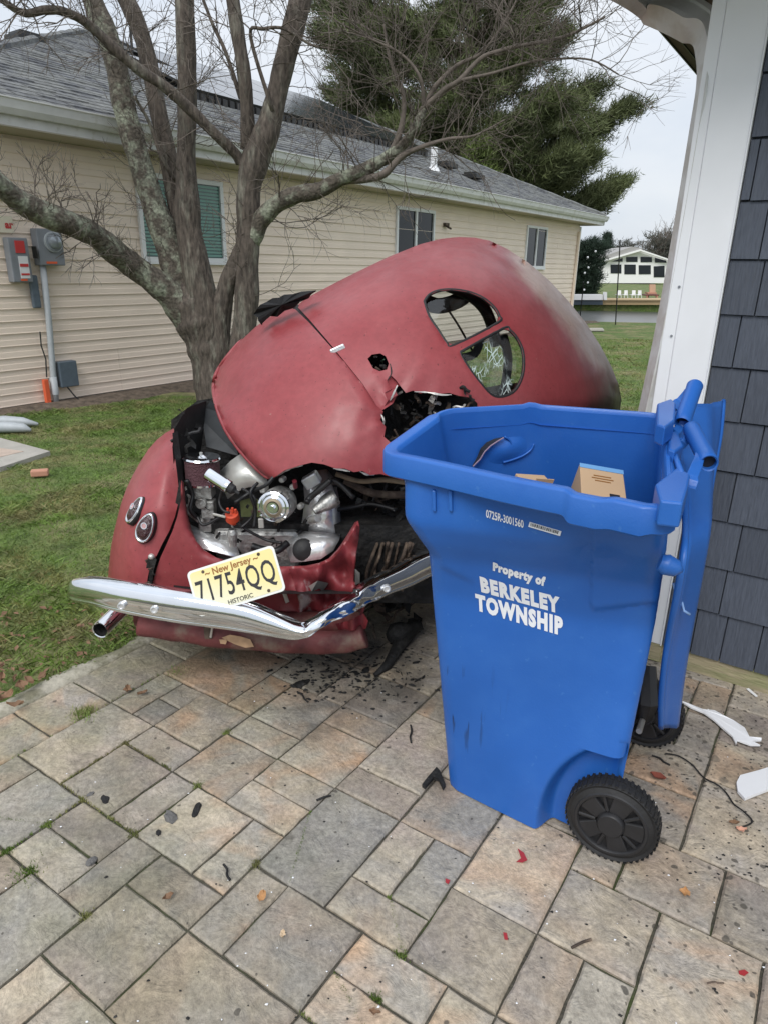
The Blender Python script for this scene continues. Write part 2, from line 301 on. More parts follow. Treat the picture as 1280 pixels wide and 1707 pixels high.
# car paint: faded red, sky reflection painted into the dusty shoulder, shade into the low corner
def paint(name, fade_shading=True):
    mm = bpy.data.materials.new(name); mm.use_nodes = True; t, b, l = nodes(mm)
    tc = N(t, 'ShaderNodeTexCoord'); geo = N(t, 'ShaderNodeNewGeometry'); 
    def noise(s, d=5, r=.6, v=tc.outputs['Object']):
        n = N(t, 'ShaderNodeTexNoise'); n.inputs['Scale'].default_value = s; n.inputs['Detail'].default_value = d; n.inputs['Roughness'].default_value = r; l(v, n.inputs['Vector']); return n.outputs['Fac']
    def rg(f, a, b_, c=0., d=1.):
        q = N(t, 'ShaderNodeMapRange'); q.interpolation_type = 'SMOOTHSTEP'; q.inputs[1].default_value = a; q.inputs[2].default_value = b_; q.inputs[3].default_value = c; q.inputs[4].default_value = d; l(f, q.inputs[0]); return q.outputs[0]
    def mixc(f, a, c2):
        q = N(t, 'ShaderNodeMixRGB'); l(f, q.inputs[0])
        for i, z in ((1, a), (2, c2)):
            if isinstance(z, tuple): q.inputs[i].default_value = (*z, 1)
            else: l(z, q.inputs[i])
        return q.outputs[0]
    cur = mixc(rg(noise(2.2), .35, .65), (.262, .042, .048), (.305, .062, .068))
    if fade_shading:
        at = N(t, 'ShaderNodeAttribute', attribute_name='wear_shading'); se = N(t, 'ShaderNodeSeparateXYZ'); l(at.outputs['Color'], se.inputs[0])
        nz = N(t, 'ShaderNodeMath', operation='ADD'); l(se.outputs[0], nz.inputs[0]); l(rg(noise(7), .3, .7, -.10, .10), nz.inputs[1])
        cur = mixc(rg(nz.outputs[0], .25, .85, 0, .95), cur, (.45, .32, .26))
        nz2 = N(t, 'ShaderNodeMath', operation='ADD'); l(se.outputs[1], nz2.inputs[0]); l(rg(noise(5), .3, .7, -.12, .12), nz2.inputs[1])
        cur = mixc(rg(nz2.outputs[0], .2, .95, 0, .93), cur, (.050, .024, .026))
    sc = N(t, 'ShaderNodeVectorMath', operation='SCALE'); l(cur, sc.inputs[0]); l(rg(noise(40, 3), .3, .7, .93, 1.07), sc.inputs['Scale'])
    cur = mixc(rg(noise(3.5, 6, .7), .52, .74, 0, .14), sc.outputs[0], (.36, .13, .12)); cur = mixc(rg(noise(90, 2, .5), .68, .74, 0, .7), cur, (.08, .02, .02)); cur = mixc(rg(noise(26, 6, .75), .66, .70, 0, .6), cur, (.34, .20, .17))
    l(cur, b.inputs['Base Color']); l(rg(noise(6), .3, .7, .34, .5), b.inputs['Roughness']); b.inputs['Specular IOR Level'].default_value = .42
    bp = N(t, 'ShaderNodeBump'); bp.inputs['Strength'].default_value = .03; bp.inputs['Distance'].default_value = .02; l(noise(5, 4), bp.inputs['Height']); l(bp.outputs[0], b.inputs['Normal'])
    return mm
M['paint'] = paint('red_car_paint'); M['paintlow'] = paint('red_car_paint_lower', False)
# scraped paint (crumpled panel)
M['scraped'] = mat('scraped_red_paint', (.20, .028, .034), .5, var=.3, vscale=25, col2=(.42, .36, .36), c2pos=(.58, .66), c2scale=7, bump=.5, bscale=14, stretch=(1, 1, .6))
M['dirtyred'] = mat('dirty_red_metal', (.13, .032, .032), .7, var=.4, vscale=14, col2=(.13, .085, .065), c2pos=(.5, .64), c2scale=7, bump=.4, bscale=20)
M['deckin'] = mat('body_inner', (.03, .028, .028), .8, var=.3)
def blue_streaks():
    t, b, l = nodes(M['blue']); src = b.inputs['Base Color'].links[0].from_socket
    g_ = N(t, 'ShaderNodeNewGeometry'); mpn = N(t, 'ShaderNodeMapping'); mpn.inputs['Scale'].default_value = (60, 60, 5); l(g_.outputs['Position'], mpn.inputs[0])
    n = N(t, 'ShaderNodeTexNoise'); n.inputs['Scale'].default_value = 1.; n.inputs['Detail'].default_value = 3; l(mpn.outputs[0], n.inputs[0])
    r = N(t, 'ShaderNodeMapRange'); r.inputs[1].default_value = .60; r.inputs[2].default_value = .68; l(n.outputs['Fac'], r.inputs[0])
    vd = N(t, 'ShaderNodeVectorMath', operation='DISTANCE'); vd.inputs[1].default_value = (.19, 1.80, .33); l(g_.outputs['Position'], vd.inputs[0])
    r2 = N(t, 'ShaderNodeMapRange'); r2.inputs[1].default_value = .24; r2.inputs[2].default_value = .08; r2.inputs[4].default_value = .75; l(vd.outputs['Value'], r2.inputs[0])
    n3 = N(t, 'ShaderNodeTexNoise'); n3.inputs['Scale'].default_value = 55; n3.inputs['Detail'].default_value = 2; l(g_.outputs['Position'], n3.inputs[0]); r3 = N(t, 'ShaderNodeMapRange'); r3.inputs[1].default_value = .70; r3.inputs[2].default_value = .74; r3.inputs[4].default_value = .35; l(n3.outputs['Fac'], r3.inputs[0])
    m_ = N(t, 'ShaderNodeMath', operation='MULTIPLY'); l(r.outputs[0], m_.inputs[0]); l(r2.outputs[0], m_.inputs[1]); ma = N(t, 'ShaderNodeMath', operation='MAXIMUM'); l(m_.outputs[0], ma.inputs[0]); l(r3.outputs[0], ma.inputs[1])
    x = N(t, 'ShaderNodeMixRGB'); l(m_.outputs[0], x.inputs[0]); l(src, x.inputs[1]); x.inputs[2].default_value = (.01, .015, .03, 1); 
    x2 = N(t, 'ShaderNodeMixRGB'); l(r3.outputs[0], x2.inputs[0]); l(x.outputs[0], x2.inputs[1]); x2.inputs[2].default_value = (.06, .19, .5, 1); l(x2.outputs[0], b.inputs['Base Color'])
blue_streaks()
# cracked glass
def cracked():
    mm = bpy.data.materials.new('cracked_glass'); mm.use_nodes = True; t, b, l = nodes(mm)
    tc = N(t, 'ShaderNodeTexCoord'); mpn = N(t, 'ShaderNodeMapping'); mpn.inputs['Scale'].default_value = (1, .2, .45); mpn.inputs['Rotation'].default_value = (0, R(35), 0); l(tc.outputs['Object'], mpn.inputs[0])
    def edge(s, w, v=mpn.outputs[0]):
        q = N(t, 'ShaderNodeTexVoronoi', feature='DISTANCE_TO_EDGE'); q.inputs['Scale'].default_value = s; l(v, q.inputs[0]); r = N(t, 'ShaderNodeMapRange'); r.inputs[1].default_value = w; r.inputs[2].default_value = w*.3; l(q.outputs[0], r.inputs[0]); return r.outputs[0]
    a = N(t, 'ShaderNodeMath', operation='MAXIMUM'); l(edge(60, .06), a.inputs[0]); l(edge(24, .035), a.inputs[1])
    n = N(t, 'ShaderNodeTexNoise'); n.inputs['Scale'].default_value = 9; l(tc.outputs['Object'], n.inputs[0]); r = N(t, 'ShaderNodeMapRange'); r.inputs[1].default_value = .46; r.inputs[2].default_value = .56; r.inputs[3].default_value = .0; l(n.outputs['Fac'], r.inputs[0])
    mu = N(t, 'ShaderNodeMath', operation='MULTIPLY'); l(a.outputs[0], mu.inputs[0]); l(r.outputs[0], mu.inputs[1])
    tr = N(t, 'ShaderNodeBsdfTransparent'); tr.inputs[0].default_value = (.74, .80, .78, 1); gl = N(t, 'ShaderNodeBsdfGlossy'); gl.inputs['Roughness'].default_value = .05
    ms = N(t, 'ShaderNodeMixShader'); ms.inputs[0].default_value = .10; l(tr.outputs[0], ms.inputs[1]); l(gl.outputs[0], ms.inputs[2])
    b.inputs['Base Color'].default_value = (.55, .66, .64, 1); b.inputs['Roughness'].default_value = .4
    m2 = N(t, 'ShaderNodeMixShader'); l(mu.outputs[0], m2.inputs[0]); l(ms.outputs[0], m2.inputs[1]); l(b.outputs[0], m2.inputs[2]); l(m2.outputs[0], t.nodes['Material Output'].inputs[0])
    return mm
M['cracked'] = cracked()
def clear():
    mm = bpy.data.materials.new('clear_glass'); mm.use_nodes = True; t, b, l = nodes(mm)
    tr = N(t, 'ShaderNodeBsdfTransparent'); tr.inputs[0].default_value = (.80, .85, .84, 1); gl = N(t, 'ShaderNodeBsdfGlossy'); gl.inputs['Roughness'].default_value = .04
    ms = N(t, 'ShaderNodeMixShader'); ms.inputs[0].default_value = .09; l(tr.outputs[0], ms.inputs[1]); l(gl.outputs[0], ms.inputs[2]); l(ms.outputs[0], t.nodes['Material Output'].inputs[0]); return mm
M['clear'] = clear()

# ================================================================== SETTING
YAW = R(-33.18); MOD = .1203; GA0, GB0 = -.847*1.56, .59*1.56
GE = Vector((math.cos(YAW), math.sin(YAW), 0)); GN = Vector((-math.sin(YAW), math.cos(YAW), 0))
def G(a, b, z=0.): 
    p = GE*(GA0+a*MOD) + GN*(GB0+b*MOD); p.z = z; return p
# lawn ground sheet
mb = MB()
shore = [PZ(u, 536, 0) for u in (-2500, 0, 900, 1040, 1300, 3500)]
near_y = [(-60, -12), (70, -12)]
sy = PZ(1040, 536, 0).y
mb.add([(-150, -14, -.02), (150, -14, -.02), (150, sy, -.02), (-150, sy, -.02)], [(0, 1, 2, 3)])
mb.add([(-150, sy, -.02), (150, sy, -.02), (150, sy+.02, -.9), (-150, sy+.02, -.9)], [(0, 1, 2, 3)])
mb.build('ground', M['lawn'], kind='structure')
fy = PZ(1040, 499, 0).y
mb = MB().box((0, (sy+fy)/2+2, -.65), (600, fy-sy+12, .02)); mb.build('water', M['water'], kind='structure')
mb = MB().box((0, fy+200, -.55), (900, 400, 1.1)); mb.build('far_ground', M['lawn'], kind='structure')

# patio base + pavers
mb = MB(); z0 = -.010
mb.prism([G(-8, -40, z0), G(26, -40, z0), G(26, 15.3, z0), G(12, 15.3, z0), G(12, 26, z0), G(-8, 26, z0)], (0, 0, -.08))
patio = mb.build('patio', M['joint'], kind='structure')
rects = [(-6,0,-4,3),(-4,0,-2,2),(-2,0,-1,2),(-4,2,-2,3),(-6,3,-5,5),(-5,3,-4,4),(-5,4,-4,5),(-5,-2,-3,0),(-6,-3,-5,0),(-3,-1,-1,0),(-3,-2,-1,-1),(-1,-2,0,0),(0,-1,2,0),(0,-3,2,-1),(-2,-5,0,-2),
 (-3,-4,-2,-2),(-5,-5,-3,-2),(0,-5,1,-3),(1,-6,3,-3),(2,-3,5,-1),(2,-1,3,1),(3,-1,5,1),(2,1,4,4),(1,0,2,2),(-1,0,1,2),(0,2,2,3),(0,3,2,4),(0,4,2,6),(-2,4,0,5),(-2,2,0,4),(-2,5,0,7),(-3,5,-2,7),
 (0,6,2,7),(2,5,4,8),(2,4,4,5),(4,4,6,6),(4,2,5,4),(5,2,6,4),(4,1,6,2),(5,0,7,1),(5,-1,7,0),(6,1,8,3),(6,3,8,6),(8,1,9,3),(9,0,10,3),(8,3,10,5),(10,2,12,5),(9,5,11,7),(8,5,9,7),(11,5,13,7),
 (10,7,12,10),(8,7,10,9),(8,9,10,11),(9,11,10,13),(0,7,2,9),(-8,1,-6,3),(-8,3,-6,6),(-8,6,-6,8),(-8,-1,-6,1),(-8,-3,-6,-1),(3,-5,5,-3),(12,3,14,5),(10,10,12,12),(10,12,12,14),(12,7,14,9),(12,9,13,12)]
occ = {}
A0_, A1_, B0_, B1_ = -8, 26, -10, 26
for r in rects:
    for a in range(r[0], r[2]):
        for b in range(r[1], r[3]): occ[(a, b)] = 1
rr = random.Random(3)
allr = list(rects)
for b in range(B0_, B1_):
    for a in range(A0_, A1_):
        if (a, b) in occ or (b >= 15 and a >= 12): continue
        for (w, h) in rr.sample([(2, 2), (2, 3), (3, 2), (1, 2), (2, 1), (3, 3)], 6)+[(1, 1)]:
            if a+w > A1_ or b+h > B1_: continue
            cells = [(a+i, b+j) for i in range(w) for j in range(h)]
            if all(c_ not in occ and not (c_[1] >= 15 and c_[0] >= 12) for c_ in cells):
                for c_ in cells: occ[c_] = 1
                allr.append((a, b, a+w, b+h)); break
pm = {}
def paver_mesh(w, h, k):
    key = (w, h, k)
    if key in pm: return pm[key]
    q = random.Random(w*31+h*7+k*101); g = .0024; W2, H2 = w*MOD/2-g, h*MOD/2-g
    nx, ny = 3*w, 3*h; ring = []
    for i in range(nx): ring.append((-W2+2*W2*i/nx, -H2, 0, 1))
    for i in range(ny): ring.append((W2, -H2+2*H2*i/ny, -1, 0))
    for i in range(nx): ring.append((W2-2*W2*i/nx, H2, 0, -1))
    for i in range(ny): ring.append((-W2, H2-2*H2*i/ny, 1, 0))
    n = len(ring); V0 = []; V1 = []; V2 = []
    for (x, y, ix, iy) in ring:
        j = q.uniform(-.0012, .0028); x2, y2 = x+ix*j, y+iy*j
        V0.append((x2, y2, -.06)); V1.append((x2, y2, -.0055)); 
        s = 1-.006/W2; s2 = 1-.006/H2; V2.append((x2*s, y2*s2, q.uniform(-.0009, .0006)))
    vs = V0+V1+V2+[(0, 0, 0)]; fs = []
    for i in range(n):
        k2 = (i+1) % n; fs += [(i, k2, n+k2, n+i), (n+i, n+k2, 2*n+k2, 2*n+i), (2*n+i, 2*n+k2, 3*n)]
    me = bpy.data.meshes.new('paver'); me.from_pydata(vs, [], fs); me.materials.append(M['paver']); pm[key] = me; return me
for (a0, b0, a1, b1) in allr:
    o = bpy.data.objects.new('paver', paver_mesh(a1-a0, b1-b0, rr.randint(0, 2))); COL.objects.link(o); o.parent = patio
    p = G((a0+a1)/2, (b0+b1)/2, rr.uniform(-.0022, .0018)); o.location = p
    o.rotation_euler = (rr.uniform(-.004, .004), rr.uniform(-.004, .004), YAW + (math.pi if rr.random() < .5 else 0))
# concrete edging strip
mb = MB(); rows = []
bl = np.arange(-12, 18, .4)
for b in bl:
    w = .85+.22*math.sin(b*.9)*.5+random.uniform(-.1, .1)
    rows.append([G(-8-w-.15, b, -.06), G(-8-w, b, -.012+random.uniform(-.004, .004)), G(-8-w*.55, b, .002+random.uniform(-.003, .003)), G(-8.03, b, -.003), G(-8.0, b, -.06)])
mb.grid(rows); mb.build('concrete_edging', M['edge'], smooth=True, kind='structure')
# soil strip along the house
HP0 = Vector((-3.875, 7.845, 0)); HT = R(55.3); HD = Vector((math.cos(HT), math.sin(HT), 0)); HN = Vector((HD.y, -HD.x, 0))
def HW(s, o=0., z=0.): p = HP0+HD*s+HN*o; p.z = z; return p
mb = MB(); rows = []
for s in np.arange(-2, 18, .15):
    w = .42+.12*math.sin(s*2.1)+random.uniform(-.05, .05)
    if 1.5 < s < 3.5: w += .25
    rows.append([HW(s, -.1, .012), HW(s, w*.5, .03+random.uniform(-.01, .01)), HW(s, w, -.03)])
mb.grid(rows); mb.build('soil_strip', M['soil'], smooth=True, kind='structure')

# grass blades
def in_patio(x, y):
    a = (x*GE.x+y*GE.y-GA0)/MOD; b = (x*GN.x+y*GN.y-GB0)/MOD; return (a > -8.55) & (b < 26) & (a < 22)
def grass(n, x0, x1, y0, y1, hmin, hmax, w, name, label, far=False):
    x = rng.uniform(x0, x1, n); y = rng.uniform(y0, y1, n)
    k = ~in_patio(x, y); a = (x-HP0.x)*HN.x+(y-HP0.y)*HN.y; k &= a > .38+.15*np.sin(((x-HP0.x)*HD.x+(y-HP0.y)*HD.y)*2.1)
    D = y*math.cos(PITCH)+CAMH*math.sin(PITCH); px = 640+FPX*x/D; k &= (px > -120) & (px < 1200)
    x, y = x[k], y[k]; n = len(x)
    clump = .6+.8*(np.sin(x*3.1+np.sin(y*2.3)*2)*np.cos(y*2.7+x) > .1)*rng.random(n)
    h = rng.uniform(hmin, hmax, n)*clump; th = rng.uniform(0, 2*np.pi, n); ln = rng.normal(0, .9, (n, 2))*h[:, None]
    dx, dy = np.cos(th)*w/2, np.sin(th)*w/2; ws = rng.uniform(.7, 1.3, n); dx *= ws; dy *= ws
    z = np.full(n, -.022)
    V = np.stack([np.stack([x-dx, y-dy, z], 1), np.stack([x+dx, y+dy, z], 1), np.stack([x+dx*.7+ln[:, 0]*.4, y+dy*.7+ln[:, 1]*.4, z+h*.6], 1), np.stack([x+ln[:, 0], y+ln[:, 1], z+h], 1)], 1).reshape(-1, 3)
    i = np.arange(n)*4; F = np.concatenate([np.stack([i, i+1, i+2], 1), np.stack([i, i+2, i+3], 1)])
    return npmesh(name, V, F, M['blade'], label=label, cat='grass', kind='stuff')
grass(480000, -7.5, .4, 1.3, 8.5, .012, .036, .0036, 'lawn_grass', 'short patchy green lawn grass left of the patio and the wrecked car')
grass(90000, .5, 9, 4.5, 17, .02, .05, .010, 'back_lawn_grass', 'mown green lawn grass between the car roof and the water')

# ------------------------------------------------------------------ left neighbour house
house = empty('beige_house', HW(7, -3), 'long single storey beige house with grey hip roof and solar panels behind the bare tree', 'house')
S0, S1, EZ = -.85, 16.32, 2.66
OV = .45; ze = 2.98; sl_ = 5/12.; RS0, RS1 = S0-OV, S1+OV+.28
mb = MB(); mb.box(HW((S0+S1)/2, -5.7, (EZ+.2)/2), (S1-S0-.04, 11.36, EZ+.2), HD, HN); mb.build('wall', M['siding'], house)
mb = MB(); mb.box(HW((S0+S1)/2, -.012, .03), (S1-S0-.02, .03, .10), HD, HN); mb.build('foundation', M['concrete'], house)
nrow = 21; ch = .1272; plank = None
for i in range(nrow):
    z = .026+i*ch
    if plank is None:
        plank = {}
    x = S0+.03; first = True; qs = random.Random(i*7+1)
    while x < S1-.06:
        Lp = 3.66 if not first else qs.choice((.9, 1.8, 2.7, 3.2)); first = False; Lp = min(Lp, S1-.04-x); key = round(Lp, 2)
        if key not in plank:
            mb = MB(); prof = [(-.004, ch+.004), (.003, ch+.004), (.006, ch*.55), (.0105, ch*.5), (.013, .012), (.017, .006), (.017, 0), (-.004, 0)]
            mb.grid([[HD*xx+HN*a+Vector((0, 0, b)) for a, b in prof+[prof[0]]] for xx in (-Lp/2+.001, Lp/2-.001)]); 
            for e_ in (-Lp/2+.001, Lp/2-.001): mb.add([HD*e_+HN*a+Vector((0, 0, b)) for a, b in prof], [tuple(range(8))])
            me = bpy.data.meshes.new('siding_plank'); me.from_pydata(mb.v, [], mb.f); me.materials.append(M['siding']); plank[key] = me
        o = bpy.data.objects.new('siding_plank', plank[key]); COL.objects.link(o); o.parent = house; o.location = HW(x+Lp/2, .005+qs.uniform(-.001, .0012), z+qs.uniform(-.001, .001))-ORG[house.name]; x += Lp
mb = MB(); Le = 11.3/2; prof = [(-.004, ch+.004), (.003, ch+.004), (.006, ch*.55), (.0105, ch*.5), (.013, .012), (.017, .006), (.017, 0), (-.004, 0)]
mb.grid([[HN*xx-HD*a+Vector((0, 0, b)) for a, b in prof+[prof[0]]] for xx in (-Le, Le)]); me = bpy.data.meshes.new('siding_plank'); me.from_pydata(mb.v, [], mb.f); me.materials.append(M['siding'])
for i in range(nrow):
    o = bpy.data.objects.new('siding_plank', me); COL.objects.link(o); o.parent = house; o.location = HW(S0+.02, -5.68, .026+i*ch)-ORG[house.name]
MB().box(HW(S0+.03, .0, EZ/2+.02), (.09, .075, EZ), HD, HN).build('corner_trim', M['white'], house)
MB().box(HW(RS0+.01, OV-5.9, ze-.12), (.02, 11.8, .22), HD, HN).build('fascia', M['gutter'], house); MB().box(HW(S0-.24, -5.8, ze-.235), (.46, 11.7, .012), HD, HN).build('soffit', M['soffit'], house)
mb = MB(); mb.box(HW(S1-.01, .0, EZ/2+.02), (.09, .075, EZ), HD, HN); mb.build('corner_trim', M['white'], house)
mb = MB(); mb.box(HW(S1-.14, .055, 1.3), (.075, .06, 2.5), HD, HN); mb.build('downspout', M['siding'], house, bevel=.008)
# roof
ridge_d = 6.15
def RP(s, dep, dz=0.): return HW(s, OV-dep, ze+dep*sl_+dz)
mb = MB()
a, b_, c_, d_ = RP(RS0, 0), RP(RS1, 0), RP(RS1-ridge_d, ridge_d), RP(RS0+ridge_d, ridge_d)
e1, e2 = HW(RS0, OV-2*ridge_d, ze), HW(RS1, OV-2*ridge_d, ze)
lo = [Vector(p)-Vector((0, 0, .05)) for p in (a, b_, e2, e1)]
mb.add([a, b_, c_, d_, e1, e2]+lo, [(0, 1, 2, 3), (3, 2, 5, 4), (1, 5, 2), (4, 0, 3), (6, 7, 1, 0), (7, 8, 5, 1), (8, 9, 4, 5), (9, 6, 0, 4), (9, 8, 7, 6)])
mb.build('roof', M['roof'], house)
mb = MB(); q = random.Random(5); ex = .145
i = 0
while i*ex < ridge_d-.1:
    d0 = i*ex; sa, sb = RS0+d0+.03, RS1-d0-.03; x = sa - q.uniform(0, .3)
    while x < sb:
        w = q.choice((.16, .2, .26, .32)); x0, x1 = max(x+.004, sa), min(x+w-.004, sb); x += w
        if x1-x0 < .03: continue
        t = q.choice((.008, .012, .019)); d1 = d0+ex+.02
        vs = [RP(x0, d0, t+.004), RP(x1, d0, t+.004), RP(x1, d1, .004), RP(x0, d1, .004), RP(x0, d0, .001), RP(x1, d0, .001)]
        mb.add(vs, [(0, 1, 2, 3), (4, 5, 1, 0), (0, 3, 4), (1, 5, 2)])
    i += 1
mb.build('roof_shingles', M['roof'], house, kind='stuff')
for (p, q2) in ((a, d_), (b_, c_), (d_, c_)):
    mb = MB(); n_ = 26; pts = [Vector(p).lerp(Vector(q2), k/n_) for k in range(n_+1)]
    mb.tube([x+Vector((0, 0, .012)) for x in pts], [.055+.012*(k % 2) for k in range(n_+1)], 6); mb.build('ridge_cap', M['roof'], house)
# gutter, fascia, soffit
mb = MB(); prof = [(OV-.01, ze-.02), (OV-.01, ze-.14), (OV+.05, ze-.14), (OV+.085, ze-.09), (OV+.10, ze-.02), (OV+.115, ze-.012), (OV+.115, ze), (OV+.09, ze), (OV+.09, ze-.02), (OV+.04, ze-.12)]
mb.grid([[HW(x, a1, b1) for a1, b1 in prof] for x in (RS0-.02, RS1+.04)]); mb.build('gutter', M['gutter'], house)
mb = MB(); mb.box(HW((RS0+RS1)/2, OV-.025, ze-.12), (RS1-RS0, .02, .22), HD, HN); mb.box(HW(RS1-.01, OV-5.9, ze-.12), (.02, 11.8, .22), HD, HN); mb.build('fascia', M['gutter'], house)
mb = MB(); mb.box(HW((RS0+RS1)/2, OV/2-.02, ze-.235), (RS1-RS0-.03, OV+.02, .012), HD, HN); mb.box(HW(S1+.36, -5.8, ze-.235), (.7, 11.7, .012), HD, HN); mb.build('soffit', M['soffit'], house)
# windows
def window(sa, za, sb, zb, mats, mull=True, blind=False):
    mb = MB(); w = .055; c = HW
    def bar(s0, z0, s1, z1, o=.03, t=.05): mb.box(HW((s0+s1)/2, o, (z0+z1)/2), (s1-s0, t, z1-z0), HD, HN)
    bar(sa, za, sb, za+w, .032, .06); bar(sa, zb-w, sb, zb); bar(sa, za+w, sa+w, zb-w, .029); bar(sb-w, za+w, sb, zb-w, .029)
    if mull: bar((sa+sb)/2-.03, za+w, (sa+sb)/2+.03, zb-w, .027)
    bar(sa-.01, za-.03, sb+.01, za-.001, .035, .075)
    fr = mb.build('window', M['white'], house)
    for (x0, x1, mm) in (((sa+w, (sa+sb)/2-.03, mats[0]), ((sa+sb)/2+.03, sb-w, mats[1])) if mull else ((sa+w, sb-w, mats[0]),)):
        mb = MB(); mb.box(HW((x0+x1)/2, .018, (za+zb)/2), (x1-x0+.004, .01, zb-za-2*w+.004), HD, HN); mb.build('pane', mm, fr)
        if blind:
            k = za+w+.03
            mb = MB()
            while k < zb-w-.02:
                mb.box(HW((x0+x1)/2, .026, k), (x1-x0-.01, .006, .026), HD, HN); k += .042
            mb.build('blind_slats', M['blind'], fr, kind='stuff')
    return fr
window(1.45, 1.55, 2.82, 2.56, (M['glassgreen'], M['glassgreen']), blind=True)
window(6.97, 1.55, 8.3, 2.57, (M['glassdark'], M['glassdark']))
window(12.66, 1.55, 13.92, 2.54, (M['glassdark'], M['glassdark']))
# solar panels
def SP(s, dep, up): 
    p = RP(s, dep); return p + (Vector((0, 0, 1)) + HN*sl_).normalized()*up
for r_ in range(2):
    for k in range(7):
        s0 = 4.1+k*.99+ (.0 if r_ == 0 else .0); dd0 = 2.35+r_*1.62
        if s0+.95 > RS1-dd0-1.6 or (r_ == 1 and k < 1): continue
        mb = MB(); u0, u1 = .10, .14
        P8 = [SP(s0, dd0, u0), SP(s0+.96, dd0, u0), SP(s0+.96, dd0+1.58, u0), SP(s0, dd0+1.58, u0)]; Q8 = [SP(s0, dd0, u1), SP(s0+.96, dd0, u1), SP(s0+.96, dd0+1.58, u1), SP(s0, dd0+1.58, u1)]
        mb.add(P8+Q8, [(0, 1, 2, 3), (0, 1, 5, 4), (1, 2, 6, 5), (2, 3, 7, 6), (3, 0, 4, 7)], 1); mb.add(Q8, [(0, 1, 2, 3)], 0)
        mb.build('solar_panel', [M['panel'], M['panelframe']], house)
mb = MB()
for k in range(46): mb.box(SP(4.1+k*.15, 2.3, .055), (.10, .05, .10), HD, (HN-Vector((0, 0, sl_))).normalized())
mb.build('panel_skirt', M['panelframe'], house)
def on_roof(u, v):
    D = ray(u, v); n_ = (Vector((0, 0, 1)) + HN*sl_); p = RP(0, 0); t = (p-Vector((0, 0, CAMH))).dot(n_)/D.dot(n_); return Vector((0, 0, CAMH))+D*t
p = on_roof(722, 284)
mb = MB(); mb.tube([p-Vector((0, 0, .1)), p+Vector((0, 0, .42))], .07, 12); mb.tube([p-Vector((0, 0, .06)), p+Vector((0, 0, .06))], [.16, .09], 12); mb.build('vent_pipe', M['white'], house, smooth=False)
for (u, v) in ((787, 299), (742, 281), (40, 66)):
    p = on_roof(u, v) if u > 100 else RP(RS0+3.9, 3.9)-HD*.22-Vector((0, 0, .10))
    mb = MB(); mb.box(p+Vector((0, 0, .05)), (.42, .40, .09), HD, HN); mb.box(p+Vector((0, 0, .115)), (.3, .3, .05), HD, HN); mb.build('roof_vent', M['panelframe'], house, bevel=.01)
p = on_roof(222, 95); mb = MB(); mb.tube([p, p+Vector((0, 0, .45))], .025, 8); mb.build('roof_pipe', M['panelframe'], house)
# things on the house wall
def wallbox(name, label, cat, s0, s1, z0, z1, dp, mm, bev=.01):
    e = empty(name, HW((s0+s1)/2, .02, z0), label, cat)
    MB().box(HW((s0+s1)/2, .02+dp/2, (z0+z1)/2), (s1-s0, dp, z1-z0), HD, HN).build('housing', mm, e, bevel=bev); return e
em = wallbox('electric_meter', 'grey electric meter box with round glass dial on the beige house wall', 'electric meter', .07, .36, 1.49, 1.86, .12, M['grey'])
c = HW(.245, .14, 1.73)
MB().lathe(c, HN, [(0, .092), (.03, .092), (.03, .075), (.06, .068), (.075, .045), (.08, 0)], 24).build('meter_dial', mat('meter_glass', (.30, .33, .36), .15, .3), em, angle=40)
MB().lathe(c, HN, [(-.002, .105), (.02, .105), (.02, .08)], 24).build('dial_ring', M['conduit'], em, angle=40)
MB().box(HW(.2, .143, 1.52), (.12, .004, .022), HD, HN).build('warning_label', M['orange'], em)
db = wallbox('disconnect_switch', 'grey disconnect switch box with red top plate and white label beside the meter', 'switch box', -.24, -.03, 1.32, 1.76, .11, M['grey'])
MB().box(HW(-.125, .134, 1.67), (.10, .008, .12), HD, HN).build('red_plate', M['redlabel'], db)
MB().box(HW(-.11, .134, 1.47), (.10, .006, .22), HD, HN).build('white_label', M['white'], db)
MB().box(HW(-.11, .139, 1.49), (.09, .003, .03), HD, HN).box(HW(-.11, .139, 1.40), (.09, .003, .02), HD, HN).build('red_stripe', M['redlabel'], db, kind='stuff')
MB().box(HW(-.13, .134, 1.345), (.07, .005, .02), HD, HN).build('orange_tag', M['orange'], db)
MB().box(HW(.02, .145, 1.62), (.03, .04, .12), HD, HN).build('lever', M['panelframe'], db)
cd = empty('electrical_conduit', HW(.1, .08, 0), 'long grey conduit pipe running down from the meter to the soil', 'pipe')
MB().tube([HW(.13, .075, 1.5), HW(.11, .075, .9), HW(.07, .075, .3), HW(.06, .075, -.02)], .033, 12).build('pipe', M['conduit'], cd, smooth=True)
MB().lathe(HW(.065, .075, .30), (0, 0, 1), [(-.2, .04), (.0, .04), (.0, .034)], 14).build('coupling', M['conduit'], cd, smooth=True)
MB().tube([HW(.0, .06, .8), HW(-.01, .06, .65), HW(.02, .06, .5), HW(.0, .06, .3)], .008, 6).build('cable', M['rubber'], cd)
MB().box(HW(.0, .07, 1.22), (.09, .05, .34), HD, HN).build('cable_cover', M['greydk'], cd, bevel=.015)
mk = setk(MB().box(HW(-.03, .07, .13), (.055, .05, .30), HD, HN).build('utility_marker', M['orange'], bevel=.006), 'short orange plastic marker at the foot of the grey conduit', 'marker')
jb = wallbox('junction_box', 'small dark grey utility box low on the house wall right of the conduit', 'utility box', .13, .35, .17, .46, .10, M['greydk'])
MB().tube([HW(.2, .1, .18), HW(.27, .12, .06), HW(.33, .16, -.02)], .008, 6).build('cable', M['rubber'], jb)
sg = empty('warning_sign', HW(-.35, .03, 1.8), 'cream sign plate with red lettering above the disconnect switch at left edge', 'sign')
